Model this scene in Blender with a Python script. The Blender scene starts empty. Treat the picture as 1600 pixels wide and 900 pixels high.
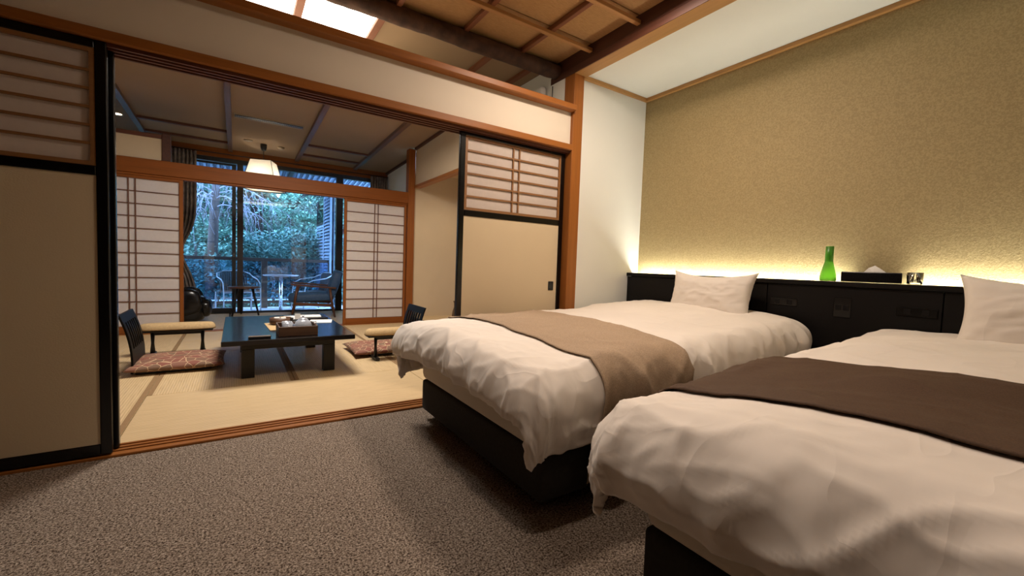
import bpy, bmesh, math, random
import numpy as np
from mathutils import Vector, Matrix, noise

sc = bpy.context.scene
COL = sc.collection
PI = math.pi

# ------------------------------------------------------------------ camera
cam_d = bpy.data.cameras.new('camera')
cam = bpy.data.objects.new('camera', cam_d)
COL.objects.link(cam)
cam_d.sensor_fit = 'HORIZONTAL'
cam_d.sensor_width = 36.0
cam_d.lens = 657.99 / 1600 * 36.0
cam_d.clip_start = 0.03
cam_d.clip_end = 200
def cam_axes(yaw, pitch, roll):
    f = Vector((math.sin(yaw) * math.cos(pitch), math.cos(yaw) * math.cos(pitch), math.sin(pitch)))
    r = Vector((math.cos(yaw), -math.sin(yaw), 0))
    u = r.cross(f)
    return math.cos(roll) * r + math.sin(roll) * u, -math.sin(roll) * r + math.cos(roll) * u, f
R_, U_, F_ = cam_axes(0.579987, -0.053085, 0.035408)
CAMH = 0.95
cam.matrix_world = Matrix(((R_.x, U_.x, -F_.x, 0), (R_.y, U_.y, -F_.y, 0), (R_.z, U_.z, -F_.z, CAMH), (0, 0, 0, 1)))
sc.camera = cam

# ------------------------------------------------------------------ world, exposure
sc.view_settings.view_transform = 'Standard'
sc.view_settings.look = 'None'
sc.view_settings.gamma = 1.0
sc.view_settings.use_curve_mapping = False
sc.view_settings.exposure = 0.0
w = bpy.data.worlds.new('dusk_sky')
sc.world = w
w.use_nodes = True
bg = w.node_tree.nodes['Background']
bg.inputs[0].default_value = (0.33, 0.58, 1.0, 1)
bg.inputs[1].default_value = 20.0

WARM = (1.0, 0.81, 0.66)
def lamp(name, kind, loc, power, color=WARM, size=0.1, rot=(0, 0, 0), spot=None, blend=1.0, size_y=None):
    d = bpy.data.lights.new(name, kind)
    d.energy = power
    d.color = color
    if kind == 'AREA':
        d.size = size
        if size_y:
            d.shape = 'RECTANGLE'
            d.size_y = size_y
    else:
        d.shadow_soft_size = size
    if kind == 'SPOT':
        d.spot_size = spot
        d.spot_blend = blend
    o = bpy.data.objects.new(name, d)
    o.location = loc
    o.rotation_euler = rot
    COL.objects.link(o)
    return o
P_MAIN, P_SIDE, P_TATAMI, P_PEND, P_FLOOR = 30, 3.5, 84, 4.5, 50
E_PANEL, E_STRIP = 7.0, 85.0
MAIN_AT, SIDE_AT = (1.78, 1.66), (1.75, -0.55)      # square ceiling lamps above the frame
lamp('ceiling_panel_lamp', 'AREA', (*MAIN_AT, 2.535), P_MAIN, WARM, 0.28)
lamp('ceiling_panel_lamp', 'AREA', (*SIDE_AT, 2.535), P_SIDE, WARM, 0.28)
FLOOR_AT = (0.48, 0.85)                              # added fill light for carpet and bed feet, unseen above the frame
lamp('carpet_fill_lamp', 'SPOT', (*FLOOR_AT, 2.585), P_FLOOR, WARM, 0.06, spot=math.radians(86), blend=0.7)
TLAMP = (0.55, 4.15, 2.55)
lamp('tatami_lamp', 'AREA', (TLAMP[0], TLAMP[1], 2.53), P_TATAMI, (1.0, 0.91, 0.82), 0.75)

# ------------------------------------------------------------------ materials
def lin(c):
    return tuple(((x / 255) / 12.92 if x / 255 <= 0.04045 else ((x / 255 + 0.055) / 1.055) ** 2.4) for x in c)
MATS = {}
class NT:
    def __init__(s, name):
        s.m = bpy.data.materials.new(name)
        s.m.use_nodes = True
        s.t = s.m.node_tree
        s.n = s.t.nodes
        s.b = s.n['Principled BSDF']
        s.out = s.n['Material Output']
        s._tc = None
    def new(s, typ, **kw):
        n = s.n.new(typ)
        for k, v in kw.items():
            setattr(n, k, v)
        return n
    def link(s, a, b):
        s.t.links.new(a, b)
    def coord(s, scale=(1, 1, 1), kind='Object', rot=(0, 0, 0)):
        if s._tc is None:
            s._tc = s.new('ShaderNodeTexCoord')
        mp = s.new('ShaderNodeMapping')
        mp.inputs['Scale'].default_value = scale
        mp.inputs['Rotation'].default_value = rot
        s.link(s._tc.outputs[kind], mp.inputs[0])
        return mp.outputs[0]
    def noise(s, vec, scale=5, detail=3, rough=0.5, dist=0):
        n = s.new('ShaderNodeTexNoise')
        n.inputs['Scale'].default_value = scale
        n.inputs['Detail'].default_value = detail
        n.inputs['Roughness'].default_value = rough
        n.inputs['Distortion'].default_value = dist
        s.link(vec, n.inputs['Vector'])
        return n.outputs['Fac']
    def ramp(s, fac, stops):
        r = s.new('ShaderNodeValToRGB')
        e = r.color_ramp.elements
        while len(e) < len(stops):
            e.new(0.5)
        for i, (p, c) in enumerate(stops):
            e[i].position = p
            e[i].color = (*c, 1)
        s.link(fac, r.inputs[0])
        return r.outputs[0]
    def bump(s, h, strength=0.3, dist=0.01):
        b = s.new('ShaderNodeBump')
        b.inputs['Strength'].default_value = strength
        b.inputs['Distance'].default_value = dist
        s.link(h, b.inputs['Height'])
        s.link(b.outputs[0], s.b.inputs['Normal'])
    def base(s, col):
        if isinstance(col, tuple):
            s.b.inputs['Base Color'].default_value = (*col, 1)
        else:
            s.link(col, s.b.inputs['Base Color'])
    def set(s, **kw):
        for k, v in kw.items():
            s.b.inputs[k.replace('_', ' ')].default_value = v
def mul(c, k):
    return tuple(min(1, x * k) for x in c)
def plain(name, rgb, rough=0.6, var=0.06, scale=6, bump=0.0, bscale=60, spec=0.5, metallic=0.0, coat=0.0):
    t = NT(name)
    c = lin(rgb)
    f = t.noise(t.coord(), scale, 3)
    t.base(t.ramp(f, [(0.3, mul(c, 1 - var)), (0.7, mul(c, 1 + var))]))
    t.set(Roughness=rough, Metallic=metallic, Specular_IOR_Level=spec, Coat_Weight=coat)
    if bump:
        t.bump(t.noise(t.coord(), bscale, 3), bump, 0.004)
    MATS[name] = t.m
    return t.m
def wood(name, rgb, axis='x', rough=0.45, var=0.28, spec=0.5, coat=0.0, bump=0.05, fine=26):
    t = NT(name)
    c = lin(rgb)
    s = {'x': (1.2, fine, fine), 'y': (fine, 1.2, fine), 'z': (fine, fine, 1.2)}[axis]
    f = t.noise(t.coord(s), 1.6, 5, 0.6, 0.4)
    t.base(t.ramp(f, [(0.25, mul(c, 1 - var)), (0.5, c), (0.75, mul(c, 1 + var * 0.8))]))
    t.set(Roughness=rough, Specular_IOR_Level=spec, Coat_Weight=coat, Coat_Roughness=0.15)
    t.bump(f, bump, 0.003)
    MATS[name] = t.m
    return t.m
def emit(name, rgb, strength):
    t = NT(name)
    t.base(lin(rgb))
    t.b.inputs['Emission Color'].default_value = (*lin(rgb), 1)
    t.b.inputs['Emission Strength'].default_value = strength
    MATS[name] = t.m
    return t.m
def glass(name, tint=(0.92, 0.97, 1.0), refl=1.0, base_refl=0.0):
    t = NT(name)
    t.n.remove(t.b)
    tr = t.new('ShaderNodeBsdfTransparent'); tr.inputs[0].default_value = (*tint, 1)
    gl = t.new('ShaderNodeBsdfGlossy'); gl.inputs['Roughness'].default_value = 0.02
    fr = t.new('ShaderNodeFresnel'); fr.inputs[0].default_value = 1.45
    ma = t.new('ShaderNodeMath', operation='MULTIPLY_ADD'); ma.inputs[1].default_value = refl; ma.inputs[2].default_value = base_refl
    ma.use_clamp = True
    t.link(fr.outputs[0], ma.inputs[0])
    mx = t.new('ShaderNodeMixShader')
    t.link(ma.outputs[0], mx.inputs[0]); t.link(tr.outputs[0], mx.inputs[1]); t.link(gl.outputs[0], mx.inputs[2])
    t.link(mx.outputs[0], t.out.inputs[0])
    MATS[name] = t.m
    return t.m
def paper(name, rgb, trans=0.45, rough=0.9):
    t = NT(name)
    c = lin(rgb)
    f = t.noise(t.coord((40, 40, 40)), 1.0, 4)
    t.base(t.ramp(f, [(0.3, mul(c, 0.96)), (0.7, mul(c, 1.03))]))
    t.set(Roughness=rough, Specular_IOR_Level=0.1)
    tl = t.new('ShaderNodeBsdfTranslucent'); tl.inputs[0].default_value = (*c, 1)
    mx = t.new('ShaderNodeMixShader'); mx.inputs[0].default_value = trans
    t.link(t.b.outputs[0], mx.inputs[1]); t.link(tl.outputs[0], mx.inputs[2]); t.link(mx.outputs[0], t.out.inputs[0])
    MATS[name] = t.m
    return t.m

M = MATS
plain('plaster', (225, 214, 196), 0.9, 0.02, 3, 0.08, 180, 0.2)
plain('closet', (96, 78, 60), 0.7, 0.1, 3, 0.1, 100, 0.3)
plain('plaster_white', (228, 229, 222), 0.9, 0.015, 3, 0.05, 180, 0.2)
plain('plaster_tatami', (202, 182, 152), 0.9, 0.03, 3, 0.1, 160, 0.2)
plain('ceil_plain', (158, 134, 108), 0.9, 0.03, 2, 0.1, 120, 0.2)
plain('door_paper', (214, 196, 164), 0.85, 0.02, 2, 0.1, 150, 0.25)
wood('cedar_x', (150, 92, 40), 'x', 0.42, 0.18, 0.3)
wood('cedar_z', (150, 92, 40), 'z', 0.42, 0.18, 0.3)
wood('cedar_y', (150, 92, 40), 'y', 0.42, 0.18, 0.3)
wood('cedar_deep', (132, 74, 28), 'x', 0.5, 0.18, 0.2)
wood('cedar_deep_z', (136, 78, 32), 'z', 0.5, 0.18, 0.2)
wood('dark_beam', (74, 40, 26), 'y', 0.5, 0.25)
wood('dark_beam_x', (92, 50, 32), 'x', 0.5, 0.25)
wood('soffit_wood', (176, 130, 74), 'y', 0.5, 0.15)
wood('soffit_wood_x', (176, 130, 74), 'x', 0.5, 0.15)
wood('batten_x', (176, 126, 74), 'x', 0.55, 0.2)
wood('batten_y', (124, 72, 42), 'y', 0.55, 0.2)
wood('beam_grey', (104, 76, 62), 'y', 0.5, 0.2)
wood('lattice', (140, 98, 58), 'x', 0.5, 0.15)
wood('lattice_dark', (104, 66, 46), 'x', 0.5, 0.15)
plain('lacquer', (10, 9, 9), 0.22, 0.1, 4, 0, 60, 0.5)
plain('zaisu_black', (9, 8, 8), 0.45, 0.1, 8, 0, 60, 0.12)
plain('black_wood', (16, 13, 12), 0.42, 0.15, 8, 0.05, 80, 0.4)
wood('table_black', (15, 13, 14), 'y', 0.17, 0.2, 0.8, 0.0, 0.02)
wood('headboard_wood', (15, 12, 11), 'y', 0.55, 0.15, 0.22)
wood('walnut', (96, 58, 36), 'x', 0.4, 0.25)
wood('box_wood', (84, 58, 40), 'x', 0.5, 0.25)
plain('linen_white', (236, 228, 218), 0.85, 0.015, 4, 0.06, 420, 0.2)
plain('sheet_white', (222, 210, 192), 0.85, 0.015, 4, 0.2, 420, 0.2)
plain('base_fabric', (58, 54, 50), 0.9, 0.12, 60, 0.35, 500, 0.2)
plain('pad_fabric', (188, 160, 118), 0.9, 0.1, 60, 0.4, 260, 0.2)
plain('blue_fabric', (62, 90, 126), 0.5, 0.08, 40, 0.3, 300, 0.3)
plain('leather_black', (12, 12, 14), 0.22, 0.1, 10, 0.08, 120, 0.5)
plain('frame_black', (20, 19, 20), 0.4, 0.05)
plain('frame_brown', (46, 34, 28), 0.5, 0.1)
plain('rail_grey', (70, 78, 92), 0.45, 0.05)
plain('metal_white', (132, 138, 146), 0.35, 0.02)
plain('chrome', (190, 196, 204), 0.2, 0.02, metallic=0.9)
plain('plastic_dark', (26, 25, 25), 0.4, 0.05)
plain('plastic_white', (226, 224, 218), 0.4, 0.02)
plain('paper_white', (232, 230, 226), 0.8, 0.03)
plain('deck', (206, 210, 214), 0.7, 0.08, 8)
plain('slat_blue', (112, 126, 142), 0.5, 0.04)
plain('bronze', (112, 92, 66), 0.4, 0.2, 20, metallic=0.5)
plain('bark', (58, 48, 44), 0.9, 0.3, 10, 0.5, 30)
plain('log_bark', (76, 52, 40), 0.75, 0.45, 14, 0.6, 40)
plain('twig_pale', (128, 124, 134), 0.8, 0.1, 10)
plain('vent_metal', (150, 132, 108), 0.5, 0.05)
plain('hill', (36, 52, 38), 0.95, 0.4, 2, 0.6, 8)
plain('heri', (146, 116, 80), 0.85, 0.1, 120, 0.2, 300)
plain('wicker', (42, 38, 40), 0.7, 0.25, 40, 0.5, 90)
paper('shoji_paper', (236, 226, 218), 0.4)
paper('shade_paper', (250, 244, 232), 0.5)
glass('window_glass', (0.93, 0.97, 1.0), 1.0, 0.02)
glass('frosted_rail', (0.60, 0.72, 0.88), 1.0, 0.03)
glass('clear_glass', (0.95, 0.97, 0.98), 2.2, 0.14)
emit('panel_glow', (255, 246, 232), E_PANEL)
emit('strip_glow', (255, 253, 238), E_STRIP)
emit('bulb_glow', (255, 236, 208), 8.0)
emit('down_glow', (255, 228, 190), 14.0)
for k in range(3):
    c = [(78, 112, 100), (106, 142, 122), (62, 98, 92)][k]
    t = NT('leaf_%d' % k); t.base(lin(c)); t.set(Roughness=0.5)
    f = t.noise(t.coord(), 3.0, 2)
    t.base(t.ramp(f, [(0.3, mul(lin(c), 0.6)), (0.7, mul(lin(c), 1.5))]))
    M['leaf_%d' % k] = t.m

# headboard wall paper: fine mottled gold green
t = NT('wallpaper')
v = t.coord()
f1 = t.noise(v, 120, 2, 0.5, 0.8); f2 = t.noise(v, 1.2, 2)
t.base(t.ramp(f1, [(0.42, lin((154, 136, 96))), (0.58, lin((172, 153, 110)))]))
t.set(Roughness=0.62, Specular_IOR_Level=0.35)
t.bump(f1, 0.65, 0.0035)
M['wallpaper'] = t.m
# crumpled white linen
t = NT('linen_white')
c = lin((236, 228, 218))
t.base(t.ramp(t.noise(t.coord(), 4, 3), [(0.3, mul(c, 0.985)), (0.7, mul(c, 1.015))]))
t.set(Roughness=0.85, Specular_IOR_Level=0.2)
n_ = t.noise(t.coord((1.0, 1.5, 1.0)), 4.5, 1, 0.4, 0.5)
sb_ = t.new('ShaderNodeMath', operation='SUBTRACT'); sb_.inputs[1].default_value = 0.5; t.link(n_, sb_.inputs[0])
ab_ = t.new('ShaderNodeMath', operation='ABSOLUTE'); t.link(sb_.outputs[0], ab_.inputs[0])
cr_ = t.ramp(ab_.outputs[0], [(0.0, (1, 1, 1)), (0.03, (0.5, 0.5, 0.5)), (0.10, (0, 0, 0))])
t.bump(cr_, 0.14, 0.010)
M['linen_white'] = t.m
# carpet
t = NT('carpet')
v = t.coord()
f1 = t.noise(v, 150, 4, 0.7, 0.6); f2 = t.noise(v, 1.5, 2)
t.base(t.ramp(f1, [(0.40, lin((66, 52, 44))), (0.5, lin((152, 136, 121))), (0.62, lin((206, 190, 174)))]))
t.set(Roughness=0.97, Specular_IOR_Level=0.05)
t.bump(f1, 0.9, 0.012)
M['carpet'] = t.m
# ceiling woven panels
t = NT('ceil_panel')
v = t.coord()
f1 = t.noise(t.coord((20, 160, 20)), 1.5, 4, 0.7); f2 = t.noise(v, 5, 3)
t.base(t.ramp(f1, [(0.3, lin((162, 122, 80))), (0.7, lin((190, 148, 102)))]))
t.set(Roughness=0.8, Specular_IOR_Level=0.2)
t.bump(f1, 0.4, 0.003)
M['ceil_panel'] = t.m
# tatami straw: ribs along the weave
def tatami_mat(name, axis):
    t = NT(name)
    v = t.coord()
    wv = t.new('ShaderNodeTexWave', bands_direction=axis)
    wv.inputs['Scale'].default_value = 21
    wv.inputs['Distortion'].default_value = 0.3
    t.link(v, wv.inputs['Vector'])
    f = t.noise(t.coord((60, 4, 4) if axis == 'X' else (4, 60, 4)), 1.5, 4)
    mx = t.new('ShaderNodeMath', operation='MULTIPLY_ADD'); mx.inputs[1].default_value = 0.35
    t.link(wv.outputs['Fac'], mx.inputs[0]); t.link(f, mx.inputs[2])
    t.base(t.ramp(mx.outputs[0], [(0.3, lin((186, 158, 116))), (0.8, lin((214, 188, 145)))]))
    t.set(Roughness=0.45, Specular_IOR_Level=0.5)
    t.bump(wv.outputs['Fac'], 0.25, 0.003)
    M[name] = t.m
tatami_mat('tatami_x', 'X'); tatami_mat('tatami_y', 'Y')
# zabuton: cracked-ice pattern, red-brown with cream lines
t = NT('cushion_print')
v = t.coord()
vo = t.new('ShaderNodeTexVoronoi', feature='DISTANCE_TO_EDGE'); vo.inputs['Scale'].default_value = 14
v2 = t.new('ShaderNodeTexVoronoi', feature='F1'); v2.inputs['Scale'].default_value = 14
t.link(v, vo.inputs['Vector']); t.link(v, v2.inputs['Vector'])
sep = t.new('ShaderNodeSeparateColor'); t.link(v2.outputs['Color'], sep.inputs[0])
cellc = t.ramp(sep.outputs[0], [(0.2, lin((132, 80, 66))), (0.5, lin((120, 94, 74))), (0.85, lin((136, 88, 72)))])
lines = t.ramp(vo.outputs['Distance'], [(0.014, (1, 1, 1)), (0.032, (0, 0, 0))])
mix = t.new('ShaderNodeMix', data_type='RGBA')
t.link(lines, mix.inputs['Factor']); t.link(cellc, mix.inputs[6]); mix.inputs[7].default_value = (*lin((206, 176, 138)), 1)
t.base(mix.outputs[2]); t.set(Roughness=0.8)
M['cushion_print'] = t.m
# runner weaves
for nm, c in (('runner_beige', (172, 149, 124)), ('runner_brown', (80, 58, 42))):
    t = NT(nm)
    f = t.noise(t.coord((1, 1, 1)), 260, 3, 0.7)
    t.base(t.ramp(f, [(0.35, mul(lin(c), 0.75)), (0.65, mul(lin(c), 1.2))]))
    t.set(Roughness=0.75, Specular_IOR_Level=0.3)
    t.bump(f, 0.3, 0.002)
    M[nm] = t.m
# curtain
t = NT('curtain_cloth')
f = t.noise(t.coord((1, 1, 1)), 14, 3)
t.base(t.ramp(f, [(0.3, lin((100, 88, 80))), (0.7, lin((150, 136, 124)))]))
t.set(Roughness=0.85); M['curtain_cloth'] = t.m
# green bottle
t = NT('green_glass'); t.base(lin((96, 176, 52)))
t.set(Roughness=0.3, Transmission_Weight=0.6); M['green_glass'] = t.m
t = NT('tea_glass_mat'); t.base(lin((214, 220, 230))); t.set(Roughness=0.12, Transmission_Weight=0.55, Specular_IOR_Level=0.8); M['tea_glass_mat'] = t.m
# corrugated roof
t = NT('roof_sheet'); wv = t.new('ShaderNodeTexWave', bands_direction='X'); wv.inputs['Scale'].default_value = 6
t.link(t.coord(), wv.inputs['Vector'])
t.base(lin((84, 96, 116))); t.set(Roughness=0.5); t.bump(wv.outputs['Fac'], 0.6, 0.02)
M['roof_sheet'] = t.m

# ------------------------------------------------------------------ builders
def link_obj(name, me, mat=None, parent=None):
    o = bpy.data.objects.new(name, me)
    COL.objects.link(o)
    if mat:
        me.materials.append(M[mat])
    if parent is not None:
        o.parent = parent
        o.matrix_parent_inverse = Matrix.Translation(-parent.location)
    return o
def from_bm(name, bm, mat, parent=None, smooth=False):
    me = bpy.data.meshes.new(name)
    bmesh.ops.recalc_face_normals(bm, faces=bm.faces)
    bm.to_mesh(me)
    bm.free()
    if smooth:
        for p in me.polygons:
            p.use_smooth = True
    return link_obj(name, me, mat, parent)
def bm_box(bm, x0, x1, y0, y1, z0, z1, bevel=0.0, seg=1):
    vs = [bm.verts.new(p) for p in ((x0, y0, z0), (x1, y0, z0), (x1, y1, z0), (x0, y1, z0), (x0, y0, z1), (x1, y0, z1), (x1, y1, z1), (x0, y1, z1))]
    fs = [bm.faces.new([vs[i] for i in q]) for q in ((3, 2, 1, 0), (4, 5, 6, 7), (0, 1, 5, 4), (1, 2, 6, 5), (2, 3, 7, 6), (3, 0, 4, 7))]
    if bevel > 0:
        es = list({e for f in fs for e in f.edges})
        bmesh.ops.bevel(bm, geom=es, offset=bevel, segments=seg, affect='EDGES', profile=0.5)
def box(name, x0, x1, y0, y1, z0, z1, mat, parent=None, bevel=0.0, seg=1, smooth=False):
    bm = bmesh.new()
    bm_box(bm, min(x0, x1), max(x0, x1), min(y0, y1), max(y0, y1), min(z0, z1), max(z0, z1), bevel, seg)
    return from_bm(name, bm, mat, parent, smooth)
def tube_bm(bm, pts, r, n=8, cap=True):
    pts = [Vector(p) for p in pts]
    rs = r if isinstance(r, (list, tuple)) else [r] * len(pts)
    rings = []
    up = Vector((0, 0, 1))
    for i, p in enumerate(pts):
        d = (pts[min(i + 1, len(pts) - 1)] - pts[max(i - 1, 0)]).normalized()
        a = d.cross(up)
        if a.length < 1e-3:
            a = d.cross(Vector((1, 0, 0)))
        a.normalize()
        b = d.cross(a).normalized()
        rings.append([bm.verts.new(p + rs[i] * (math.cos(2 * PI * k / n) * a + math.sin(2 * PI * k / n) * b)) for k in range(n)])
    for i in range(len(rings) - 1):
        for k in range(n):
            bm.faces.new((rings[i][k], rings[i][(k + 1) % n], rings[i + 1][(k + 1) % n], rings[i + 1][k]))
    if cap:
        bm.faces.new(rings[0][::-1])
        bm.faces.new(rings[-1])
def tube(name, pts, r, mat, parent=None, n=8, smooth=True):
    bm = bmesh.new()
    tube_bm(bm, pts, r, n)
    return from_bm(name, bm, mat, parent, smooth)
def lathe(name, prof, loc, mat, parent=None, n=24, smooth=True, close=False):
    """prof: list of (radius, z)"""
    bm = bmesh.new()
    rings = []
    for r, z in prof:
        if r < 1e-5:
            rings.append([bm.verts.new((loc[0], loc[1], loc[2] + z))])
        else:
            rings.append([bm.verts.new((loc[0] + r * math.cos(2 * PI * k / n), loc[1] + r * math.sin(2 * PI * k / n), loc[2] + z)) for k in range(n)])
    for a, b in zip(rings[:-1], rings[1:]):
        for k in range(n):
            k2 = (k + 1) % n
            if len(a) == 1 and len(b) == 1:
                continue
            if len(a) == 1:
                bm.faces.new((a[0], b[k], b[k2]))
            elif len(b) == 1:
                bm.faces.new((a[k], b[0], a[k2]))
            else:
                bm.faces.new((a[k], b[k], b[k2], a[k2]))
    return from_bm(name, bm, mat, parent, smooth)
def prism(name, poly, axis, a0, a1, mat, parent=None, bevel=0.0):
    """extrude polygon (2D list) along axis between a0 and a1; the 2D coordinates are the other two axes in xyz order"""
    bm = bmesh.new()
    def P(q, a):
        return {'x': (a, q[0], q[1]), 'y': (q[0], a, q[1]), 'z': (q[0], q[1], a)}[axis]
    v0 = [bm.verts.new(P(q, a0)) for q in poly]
    v1 = [bm.verts.new(P(q, a1)) for q in poly]
    bm.faces.new(v0[::-1]); bm.faces.new(v1)
    for i in range(len(poly)):
        j = (i + 1) % len(poly)
        bm.faces.new((v0[i], v0[j], v1[j], v1[i]))
    if bevel:
        bmesh.ops.bevel(bm, geom=list(bm.edges), offset=bevel, segments=1, affect='EDGES')
    return from_bm(name, bm, mat, parent)
def grid_mesh(name, fn, nu, nv, mat, parent=None, thick=0.0, closed_u=False):
    """fn(i/nu, j/nv) -> point"""
    verts = [tuple(fn(i / nu, j / nv)) for i in range(nu + 1) for j in range(nv + 1)]
    faces = [(i * (nv + 1) + j, (i + 1) * (nv + 1) + j, (i + 1) * (nv + 1) + j + 1, i * (nv + 1) + j + 1) for i in range(nu) for j in range(nv)]
    me = bpy.data.meshes.new(name)
    me.from_pydata(verts, [], faces)
    for p in me.polygons:
        p.use_smooth = True
    o = link_obj(name, me, mat, parent)
    if thick:
        md = o.modifiers.new('thickness', 'SOLIDIFY')
        md.thickness = abs(thick)
        md.offset = -1.0 if thick > 0 else 1.0
    return o
def empty(name, loc, label=None, cat=None, group=None, kind=None):
    o = bpy.data.objects.new(name, None)
    o.empty_display_size = 0.1
    o.location = loc
    COL.objects.link(o)
    tag(o, label, cat, group, kind)
    return o
def tag(o, label=None, cat=None, group=None, kind=None):
    if label: o['label'] = label
    if cat: o['category'] = cat
    if group: o['group'] = group
    if kind: o['kind'] = kind
    return o
def struct(o, label=None, cat=None):
    o['kind'] = 'structure'
    if label: o['label'] = label
    if cat: o['category'] = cat
    return o
def rot_about(o, pivot, rz):
    """turn a finished thing (Empty with parts, or a mesh in world coordinates) about a vertical axis"""
    m = Matrix.Translation(pivot) @ Matrix.Rotation(rz, 4, 'Z') @ Matrix.Translation(-Vector(pivot))
    o.matrix_basis = m @ o.matrix_basis
def sm(a, b, x):
    t = max(0.0, min(1.0, (x - a) / (b - a)))
    return t * t * (3 - 2 * t)

# ================================================================== SETTING: bedroom
XW, YP = 3.07, 2.60                # headboard wall, partition front
XP0, XP1 = 2.20, 2.30              # pillar
CZ, AZ, SOF = 2.61, 2.475, 2.46      # bedroom ceiling, alcove ceiling, beam soffit

struct(box('floor', -2.8, XW, -2.6, 2.58, -0.06, 0.0, 'carpet'), 'grey brown speckled carpet of the bedroom', 'carpet')
struct(box('wall_right', XW, XW + 0.1, -2.6, YP, 0, 2.7, 'wallpaper'), 'gold green mottled wallpaper wall behind the headboard', 'wall')
struct(box('wall_far_alcove', XP1 - 0.02, XW + 0.1, YP, YP + 0.1, 0, 2.7, 'plaster_white'), 'narrow white wall between the pillar and the headboard', 'wall')
struct(box('wall_left', -2.9, -2.8, -2.6, 8.4, 0, 2.9, 'closet'), 'plain plaster wall on the left', 'wall')
struct(box('wall_back', -2.9, XW + 0.1, -2.7, -2.6, 0, 2.7, 'closet'), 'plain plaster wall behind the beds', 'wall')
struct(box('wall_far_upper', -2.8, XP0, YP, 2.70, 1.91, 2.165, 'plaster'), 'cream plaster band above the sliding doors', 'wall')

struct(box('wall_far_left', -2.8, -1.46, YP, 2.70, 0.013, 1.852, 'plaster'), 'plaster wall beyond the left sliding door', 'wall')
# threshold track
th = box('trim_1', -2.8, XP0, 2.581, 2.73, -0.05, 0.012, 'cedar_x', None, 0.003)
struct(th, 'grooved wooden door track between carpet and straw mats', 'door track')
for y in (2.622, 2.660, 2.698):
    box('track_ridge', -2.8, XP0, y, y + 0.016, 0.0125, 0.018, 'cedar_x', th, 0.002)
# lintel with grooved underside
li = box('trim_2', -2.8, XP0, 2.565, 2.73, 1.868, 1.912, 'cedar_x', None, 0.003)
struct(li, 'orange brown wooden lintel over the sliding doors', 'lintel')
for y in (2.592, 2.632, 2.672, 2.712):
    box('groove_strip', -2.8, XP0, y, y + 0.014, 1.852, 1.868, 'dark_beam_x', li)
# rail with the ledge behind it
ra = box('trim_3', -2.8, XP0, 2.53, 2.62, 2.165, 2.207, 'cedar_x', None, 0.004)
struct(ra, 'orange brown wooden rail on top of the plaster band', 'rail')
struct(box('wall_recess_ledge', -2.8, XP0, 2.62, 3.45, 2.15, 2.195, 'plaster'), 'plaster ledge behind the wooden rail', 'ledge')
struct(box('wall_recess_back', -2.8, XP0 + 0.1, 3.45, 3.5, 2.15, 2.85, 'plaster_white'), 'plaster wall at the back of the ceiling recess', 'wall')
struct(box('wall_recess_end', XP0, XP0 + 0.06, 2.69, 3.45, 2.15, CZ, 'plaster_white'), 'small white wall at the end of the ceiling recess', 'wall')
# pillar
struct(box('trim_4', XP0, XP1, 2.57, 2.69, 0, 2.47, 'cedar_z', None, 0.004), 'orange brown wooden corner pillar', 'pillar')
# side beam in two members
sb = box('trim_5', XP0, XP1 + 0.02, -2.6, 2.70, SOF, 2.515, 'soffit_wood', None, 0.003)
struct(sb, 'long wooden beam between the panelled ceiling and the white alcove ceiling', 'beam')
box('beam_upper', XP0 - 0.002, XP1, -2.6, 2.87, 2.516, CZ + 0.02, 'dark_beam', sb, 0.003)
box('beam_face', XP0 - 0.004, XP0 + 0.002, -2.6, 2.87, SOF + 0.002, 2.515, 'dark_beam', sb)
# alcove ceiling and its trims
struct(box('ceiling_alcove', XP1 + 0.02, XW, -2.6, YP, AZ, AZ + 0.08, 'plaster_white'), 'smooth white ceiling over the bed heads', 'ceiling')
def alcove_trim(n, x0, x1, y0, y1, mat, label):
    t_ = box(n, x0, x1, y0, y1, 2.446, AZ, mat, None, 0.003)
    return struct(t_, label, 'trim')
alcove_trim('trim_6', XW - 0.028, XW, -2.6, YP, 'soffit_wood', 'thin wooden trim along the top of the headboard wall')
alcove_trim('trim_7', XP1, XW - 0.03, YP - 0.028, YP, 'soffit_wood_x', 'short wooden trim above the narrow white wall')

# bedroom ceiling: panels, battens and the log
ce = box('ceiling', -2.8, XP0 + 0.05, -2.6, 3.45, CZ + 0.014, CZ + 0.1, 'dark_beam')
struct(ce, 'panelled wooden ceiling of the bedroom crossed by battens', 'ceiling')
xb = [1.825 - 0.48 * k for k in range(-1, 10)]
yb = [2.40 - 0.445 * k for k in range(0, 12)]
bx_edges = sorted([x for x in xb if -2.8 < x < XP0] + [-2.8, XP0])
by_edges = sorted([y for y in yb if y > -2.6] + [-2.6, 2.815])
for i in range(len(bx_edges) - 1):
    for j in range(len(by_edges) - 1):
        x0, x1, y0, y1 = bx_edges[i], bx_edges[i + 1], by_edges[j], by_edges[j + 1]
        if x1 > 0.2 and y1 > 0.9:
            box('ceiling_panel', x0 + 0.004, x1 - 0.004, y0 + 0.004, y1 - 0.004, CZ + random.Random(i * 31 + j).uniform(-0.001, 0.001), CZ + 0.013, 'ceil_panel', ce)
        elif i == 0 and j == 0:
            box('ceiling_panel', -2.8, 0.3, -2.6, 2.815, CZ, CZ + 0.013, 'ceil_panel', ce)
            box('ceiling_panel', 0.31, XP0, -2.6, 1.0, CZ, CZ + 0.013, 'ceil_panel', ce)
for x in xb:
    if -0.2 < x < XP0:
        box('batten', x - 0.016, x + 0.016, -2.6, 2.76, CZ - 0.036, CZ - 0.002, 'batten_y', ce, 0.002)
for y in yb:
    if y > 0.4:
        box('batten', -2.8, XP0 - 0.0, y - 0.017, y + 0.017, CZ - 0.062, CZ - 0.037, 'batten_x', ce, 0.002)
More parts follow.
